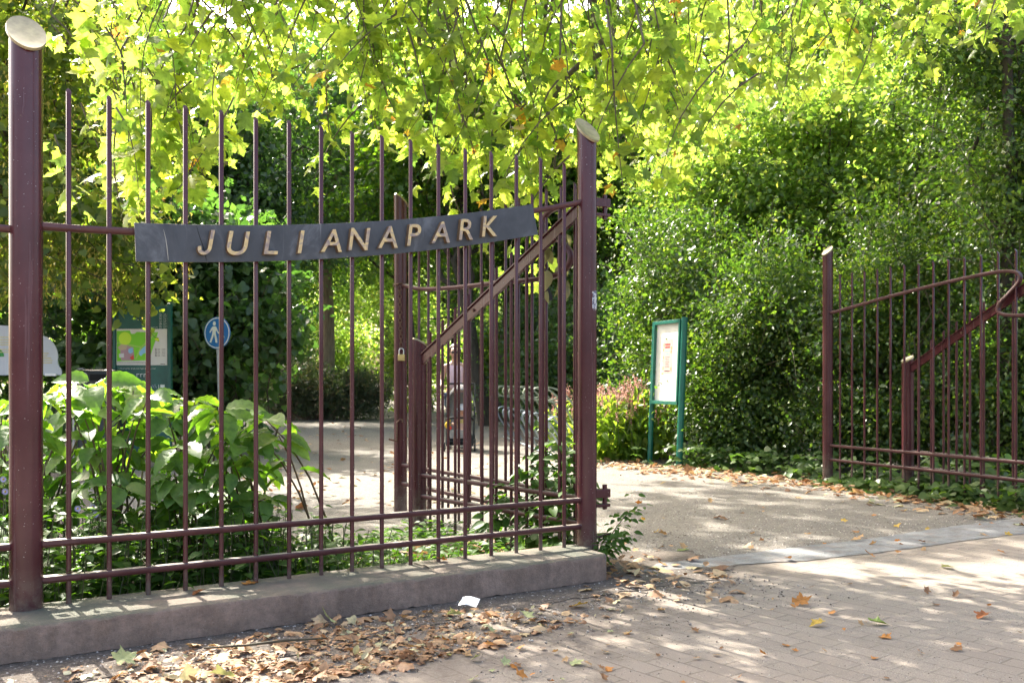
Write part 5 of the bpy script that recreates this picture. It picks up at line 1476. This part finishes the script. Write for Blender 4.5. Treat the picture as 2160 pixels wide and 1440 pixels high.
def pram():
    X0, Y0 = (971 - 1080) * 14.85 / F, 14.85
    t = thing('pushchair', (X0, Y0, 0), 'dark grey pushchair with arched hood and black basket rolling up the path', 'pushchair')
    P = lambda x, y, z: Vector((X0 + x, Y0 + y, z))
    FR = plain('pram_frame', (.03, .032, .035), .35, .4, .1, 20); CL = plain('pram_cloth', (.10, .10, .105), .85, 0, .12, 25); GY = plain('pram_lining', (.28, .28, .285), .85, 0, .1, 25); BK = plain('basket_cloth', (.012, .012, .013), .9)
    m = MB()
    for sg in (-1, 1):
        m.tube([P(.20 * sg, -.22, .09), P(.215 * sg, -.06, .42), P(.22 * sg, .12, .72), P(.215 * sg, .42, 1.03)], .013, 8)
        m.tube([P(.205 * sg, .32, .10), P(.215 * sg, .08, .50), P(.22 * sg, -.06, .58)], .012, 8)
        m.tube([P(.205 * sg, -.2, .16), P(.205 * sg, .32, .16)], .009, 6)
    m.tube([P(-.215, .42, 1.03), P(-.19, .47, 1.045), P(.19, .47, 1.045), P(.215, .42, 1.03)], .016, 8)
    m.tube([P(-.2, -.2, .16), P(.2, -.2, .16)], .009, 6); m.tube([P(-.2, .32, .12), P(.2, .32, .12)], .009, 6)
    m.build('frame', FR, t, smooth=50)
    for (x, y, r) in ((-.235, -.22, .075), (-.175, -.22, .075), (.175, -.22, .075), (.235, -.22, .075), (-.215, .33, .085), (.215, .33, .085)):
        w = MB(); c = P(x, y, r + .003)
        ring = [c + Vector((0, math.cos(a) * (r - .014), math.sin(a) * (r - .014))) for a in [2 * math.pi * i / 18 for i in range(19)]]
        w.tube(ring + [ring[1]], .014, 7, caps=False, ref=(1, 0, 0)); o = w.build('wheel', RUBBER, t, smooth=60)
        MB().tube([c + Vector((-.012, 0, 0)), c + Vector((.012, 0, 0))], r - .026, 14).build('rim', plain('grey_rim', (.25, .25, .26), .4), o, smooth=40)
    # seat shell, leg rest, hood, basket
    m = MB(); sec = []
    prof = [(-.18, .30), (-.10, .315), (.06, .30), (.16, .38), (.25, .62), (.30, .90)]
    for y, z in prof: sec.append([P(-.175, y - .05, z + .05), P(-.16, y, z), P(.16, y, z), P(.175, y - .05, z + .05)])
    vs = [q for r_ in sec for q in r_]; m.add(vs, [(i * 4 + k, i * 4 + k + 1, i * 4 + k + 5, i * 4 + k + 4) for i in range(len(sec) - 1) for k in range(3)])
    m.build('seat', GY, t, smooth=70)
    m = MB(); m.box(P(0, -.21, .27), (.30, .02, .14), Matrix.Rotation(R(18), 4, 'X')); m.build('leg_rest', GY, t, bevel=.01)
    m = MB(); vs = []; fs = []; na = 16; nb_ = 5
    for j in range(nb_ + 1):
        tilt = R(118 - 58 * j / nb_)
        for i in range(na + 1):
            a = math.pi * i / na
            x = math.cos(a) * .225; h = math.sin(a) ** .75 * .42
            vs.append(P(x, .16 - h * math.cos(tilt), .60 + h * math.sin(tilt) + (.02 if j % 2 == 0 else .0) * math.sin(a)))
    for j in range(nb_):
        for i in range(na): fs.append((j * (na + 1) + i, j * (na + 1) + i + 1, (j + 1) * (na + 1) + i + 1, (j + 1) * (na + 1) + i))
    m.add(vs, fs); ho = m.build('hood', CL, t, smooth=50)
    m = MB(); m.tube([v + Vector((0, -.006, 0)) for v in vs[-(na + 1):]], .012, 6); m.build('hood_rim', GY, ho, smooth=50)
    m = MB(); m.tube([P(-.21, -.02, .47), P(-.19, -.20, .51), P(-.1, -.25, .525), (P(.1, -.25, .525)), P(.19, -.20, .51), P(.21, -.02, .47)], .018, 8); m.build('bumper_bar', BK, t, smooth=50)
    MB().box(P(0, .05, .17), (.36, .44, .15)).build('basket', BK, t, bevel=.03)
    # child
    k = thing('person', tuple(P(0, 0, .25)), 'small child in a white sun hat sitting in the pushchair', 'person')
    Q = lambda x, y, z: (x, y, z)
    s = Sk(); pel = s.add((0.02, .04, .06), (.085, .07))
    ch = s.chain(pel, [((.02, .10, .16), (.085, .065)), ((.02, .14, .24), (.075, .06))])
    nk = s.chain(ch, [((.025, .14, .29), .032), ((.03, .12, .335), (.052, .058)), ((.03, .12, .385), (.062, .068)), ((.03, .13, .43), (.05, .055))])
    s.add((.03, .035, .36), .009, nk - 1)
    for sg, ez, hx in ((-1, .22, -.115), (1, .13, .12)):
        wr = s.chain(ch, [((.02 + .075 * sg, .12, .235), .030), ((.02 + .115 * sg, .05, .16), .024), ((hx, -.08, ez - .04), .018)])
        hand(s, wr, (0, -1, .1), (-sg, 0, 0), .55)
        an = s.chain(pel, [((.02 + .06 * sg, -.03, .055), .05), ((.02 + .085 * sg, -.15, .06), .038), ((.02 + .09 * sg, -.20, -.05), .03), ((.02 + .09 * sg, -.215, -.11), .024)])
        s.chain(an, [((.02 + .095 * sg, -.27, -.115), .022)])
    skin('body', s.v, s.e, s.r, SKIN, k)
    s = Sk(); a = s.add((.02, .05, .07), (.098, .082)); s.chain(a, [((.02, .10, .16), (.097, .077)), ((.02, .135, .235), (.085, .07))])
    skin('romper', s.v, s.e, s.r, plain('yellow_cloth', (.55, .40, .12), .85), k)
    h0 = P(.03, .115, .675)
    m = MB(); m.sphere(h0, (.078, .083, .062), 16, 10); m.tube([h0 + Vector((0, -.01, -.028)), h0 + Vector((0, -.012, -.012))], [.105, .082], 20); m.build('sun_hat', plain('white_cloth', (.72, .72, .74), .9), k, smooth=50)
    m = MB()
    for sg in (-1, 1): m.sphere(P(.03 + .022 * sg, .058, .625), (.007, .005, .006), 8, 5)
    m.build('eyes', BLACK, k, smooth=50)
    m = MB(); m.sphere(P(.03, .062, .592), (.014, .006, .005), 8, 5); m.build('mouth', plain('lips_child', (.42, .15, .13), .5), k, smooth=50)
    toy = thing('toy', tuple(P(-.19, -.17, .40)), 'bright yellow toy hanging at the side of the pushchair', 'toy')
    MB().sphere(P(-.185, -.20, .41), (.045, .035, .055), 12, 8).sphere(P(-.165, -.215, .48), (.03, .028, .03), 10, 7).build('soft_body', plain('yellow_plush', (.65, .42, .02), .9), toy, smooth=60)
    MB().sphere(P(-.145, -.235, .37), (.03, .02, .03), 10, 7).build('red_patch', plain('red_plush', (.5, .05, .03), .9), toy, smooth=60)
pram()

# ------------------------------------------------------------------ fallen leaves
lit = Cloud()
def pile(n, zone, zlo, zhi, smin, smax, tilt=.35):
    P = np.array([zone() for _ in range(n)])
    Z = RNG.uniform(zlo, zhi, n)
    ax = rand_dirs(n) * np.array([1, 1, .25]); nr = rand_dirs(n) * tilt + np.array([0, 0, 1.0])
    for msk, tm in ((RNG.random(n) < .55, PLANE2), (None, None)):
        if tm is None: continue
        s = RNG.uniform(smin, smax, n)
        lit.leaves(np.c_[P[msk], Z[msk]], ax[msk], nr[msk], s[msk] * 1.15, tm)
        m2 = ~msk; h = np.arange(n) % 2 == 0
        a = m2 & h; b = m2 & ~h
        lit.leaves(np.c_[P[a], Z[a]], ax[a], nr[a], s[a] * .8, oval_leaf(.34, .22, -.35))
        lit.leaves(np.c_[P[b], Z[b]], ax[b], nr[b], s[b] * .8, oval_leaf(.42, -.12, .30))
def z_pile():
    while True:
        x = random.gauss(700, 330); y = random.uniform(1285, 1475)
        top = np.interp(x, [0, 300, 700, 1000, 1300], [1440, 1385, 1318, 1285, 1262]); bot = np.interp(x, [0, 300, 700, 1000, 1300], [1500, 1480, 1440, 1385, 1300])
        if top < y < bot and -60 < x < 1330: break
    p = gpix(x, y); return p.x, p.y
pile(520, z_pile, .014, .026, .03, .07, .4)
pile(1100, z_pile, .013, .022, .010, .032, .5)
def z_edge():
    q = random.random()
    a = Vector((1.2, 12.6, 0)); b = E2 + Vector((-.05, -.1, 0)); c_ = HINGE + Vector((.2, -.4, 0))
    p = a.lerp(b, q * 2) if q < .5 else b.lerp(c_, q * 2 - 1)
    p += Vector((random.gauss(-.05, .3), random.gauss(-.1, .35), 0)); return p.x, p.y
pile(950, z_edge, .012, .035, .05, .11)
def z_bed():
    p = P1 + FD * random.uniform(1.2, FL + .25) - FN * random.uniform(.1, 1.2); return p.x, p.y
pile(260, z_bed, .015, .04, .05, .10)
def z_end():
    p = P2 + Vector((random.gauss(.35, .22), random.gauss(-.25, .3), 0)); return p.x, p.y
pile(110, z_end, .018, .035, .04, .09)
def z_far():
    p = gpix(random.uniform(520, 1250), random.uniform(885, 1080)); return p.x, p.y
pile(420, z_far, .010, .02, .05, .10)
tag(lit.build('leaf_litter', L_DRY), kind='stuff')

DRYCOL = {'brown': (.22, .11, .05), 'orange': (.38, .16, .035), 'tan': (.40, .25, .12), 'yellow': (.45, .30, .05), 'pale green': (.33, .36, .17), 'green': (.16, .22, .05), 'rust': (.25, .08, .02)}
DRYM = {k: leafmat('fallen_' + k.replace(' ', '_'), [(0, tuple(x * .9 for x in c)), (1, c)], (1.2, 1.1, .8), .2, .6, .3, 45) for k, c in DRYCOL.items()}
def fallen(p, size, colr, label, group=None, curl=None, tilt=.25, rot=None, dz=.0):
    curl = random.uniform(.3, 1.3) if curl is None else curl
    V, Fc = plane_leaf(0.001 * random.randrange(900), .05)
    size *= .8
    rot = random.uniform(0, 6.28) if rot is None else rot
    fold = random.uniform(-1, 1)
    sl, sr, st_ = random.uniform(.3, 1.1), random.uniform(-.5, .35), random.uniform(-.5, .45)
    curl = min(curl, 1.1)
    tx, ty = random.uniform(-tilt, tilt), random.uniform(-tilt, tilt)
    vs = []
    for x, y, z in V:
        x -= .4
        sa = sl if y > 0 else sr
        z = curl * (sa * abs(y) ** 1.4 + st_ * x * abs(x)) + .045 * math.sin(13 * x + fold * 5) * (abs(y) + .2) + tx * x + ty * y
        y2 = y * (1 - .35 * min(1.2, curl) * abs(sa))
        vs.append([x, y2, z])
    mn = min(v[2] for v in vs)
    vs = [(v[0] * size, v[1] * size, (v[2] - mn) * size) for v in vs]
    me = bpy.data.meshes.new('fallen_leaf'); me.from_pydata(vs, [], Fc); me.materials.append(DRYM[colr])
    o = bpy.data.objects.new('fallen_leaf', me); COL.objects.link(o)
    o.location = (p[0], p[1], p[2] + dz); o.rotation_euler = (0, 0, rot)
    return tag(o, label, 'leaf', group)
zp = .155
fallen(gpix(419, 1251, zp), .085, 'rust', 'curled rust brown leaf on the plinth below the left half of the fence', curl=1.8)
fallen(gpix(527, 1229, zp), .10, 'orange', 'flat orange leaf on the plinth right of the curled one', curl=.5)
fallen(gpix(932, 1183, zp), .07, 'orange', 'small orange leaf lying at the back of the plinth below the guard fence post', curl=.8)
fallen(gpix(1690, 1274, .01), .115, 'orange', 'big curled orange leaf alone in the middle of the brick paving', curl=1.6, rot=.2)
fallen(gpix(1851, 1316, .01), .105, 'green', 'dull green leaf with raised tip on the brick paving', curl=1.1)
fallen(gpix(1724, 1320, .01), .085, 'yellow', 'yellow leaf left of the dull green leaf on the brick paving', curl=.6)
fallen(gpix(1868, 1344, .01), .075, 'orange', 'small upright orange leaf below the dull green leaf on the paving', curl=1.8)
fallen(gpix(2072, 1302, .01), .095, 'rust', 'folded rust brown leaf on the paving near the right edge of the picture', curl=1.9)
fallen(gpix(1998, 1198, .01), .10, 'pale green', 'pale green leaf on the paving just in front of the concrete sill', curl=.5)
fallen(gpix(1610, 1382, .01), .05, 'orange', 'small orange leaf on the paving between two brick joints', curl=1.2)
fallen(gpix(1282, 1412, .01), .06, 'orange', 'narrow bright orange leaf at the bottom edge of the picture', curl=2.0)
fallen(gpix(1216, 1400, .01), .07, 'pale green', 'pale green leaf beside the narrow orange leaf at the bottom', curl=.6)
fallen(gpix(1324, 1335, .01), .06, 'tan', 'tan leaf on the paving at the edge of the leaf litter', curl=1.0)
fallen(gpix(1396, 1190, .02), .075, 'orange', 'orange leaf at the left end of the concrete sill', curl=1.0)
fallen(gpix(262, 1404, .012), .115, 'pale green', 'large pale green leaf on the litter at the lower left', curl=1.3, dz=.012)
fallen(gpix(470, 1436, .012), .12, 'pale green', 'large pale green leaf cut by the bottom edge of the picture', curl=1.1, dz=.012)
fallen(gpix(694, 1320, .012), .10, 'pale green', 'pale leaf standing against the soil in front of the plinth', curl=1.4, dz=.01)
fallen(gpix(862, 1388, .012), .12, 'tan', 'long brown leaf lying on the front of the leaf litter', curl=.5, dz=.03)
fallen(gpix(960, 1312, .012), .10, 'pale green', 'rolled pale green leaf in the leaf litter below the paper scrap', curl=1.7, dz=.03)
fallen(gpix(1110, 1312, .012), .10, 'pale green', 'yellowish green leaf at the right end of the leaf litter', curl=1.2, dz=.03)
fallen(gpix(1220, 1280, .012), .11, 'yellow', 'yellow green leaf lying right of the leaf litter', curl=.6)
fallen(gpix(1038, 1362, .012), .09, 'orange', 'orange leaf lying alone in front of the leaf litter', curl=.7)
fallen(gpix(1440, 1160, .006), .11, 'green', 'dull green leaf on the gravel just behind the concrete sill', curl=.5)
fallen(gpix(1514, 1093, .006), .10, 'rust', 'rust brown curled leaf on the gravel in the middle of the gateway', curl=1.5)
def scatter(n, zone, size, label, group, cols):
    for _ in range(n):
        p = zone()
        fallen(p, random.uniform(*size), random.choice(cols), label, group, tilt=.4)
def zz(x0, x1, y0, y1, z):
    return lambda: gpix(random.uniform(x0, x1), random.uniform(y0, y1), z)
scatter(34, zz(1280, 2160, 1215, 1440, .012), (.02, .06), 'small dry leaf scattered on the brick paving', 'small dry leaves on the brick paving', ['brown', 'orange', 'tan', 'tan'])
scatter(60, zz(1290, 2140, 1000, 1165, .006), (.035, .085), 'dry plane leaf scattered on the gravel of the gateway', 'dry leaves on the gateway gravel', ['brown', 'orange', 'tan', 'yellow', 'tan'])
scatter(36, zz(820, 1330, 1330, 1440, .014), (.02, .055), 'small dry leaf between the leaf litter and the paving', 'small leaves in front of the litter', ['brown', 'tan', 'orange', 'pale green'])
scatter(12, zz(1500, 2160, 1100, 1190, .018), (.04, .08), 'dry leaf lying on or beside the concrete sill', 'dry leaves along the sill', ['brown', 'orange', 'tan'])
# twigs and a scrap of paper
tw = [gpix(430, 1366, .03), gpix(520, 1360, .045), gpix(600, 1350, .04), gpix(690, 1345, .03)]
tag(MB().tube(tw, [.004, .005, .006, .003], 6).build('twig', TWIG, smooth=60), 'long dry twig lying across the leaf litter', 'twig')
tw = [gpix(872, 1186, .157), gpix(895, 1192, .16), gpix(915, 1200, .157)]
tag(MB().tube(tw, [.003, .004, .002], 6).build('twig', TWIG, smooth=60), 'short pale twig lying on the top of the plinth', 'twig')
c0 = gpix(985, 1278, .03)
vs = []
for i in range(5):
    for j in range(4): vs.append(c0 + Vector((-.04 + .021 * i + .006 * j, -.028 + .018 * j, 0.008 + .008 * math.sin(i * .9 + .4) + .009 * j)))
sc = MB().add(vs, [(i * 4 + j, i * 4 + j + 1, (i + 1) * 4 + j + 1, (i + 1) * 4 + j) for i in range(4) for j in range(3)]).build('paper_scrap', WHITE, smooth=60)
tag(sc, 'crumpled white scrap of paper on the leaf litter by the plinth', 'paper')
p = pix(843, 1130, 6.0); 
wb = MB().sphere((p.x, p.y, .03), (.055, .04, .03), 9, 6)
wb.v = [(a + random.uniform(-.008, .008), b + random.uniform(-.008, .008), c_ + random.uniform(-.006, .006)) for a, b, c_ in wb.v]
tag(wb.build('paper_wad', WHITE), 'crumpled white paper wad among the ground cover behind the fence', 'paper')
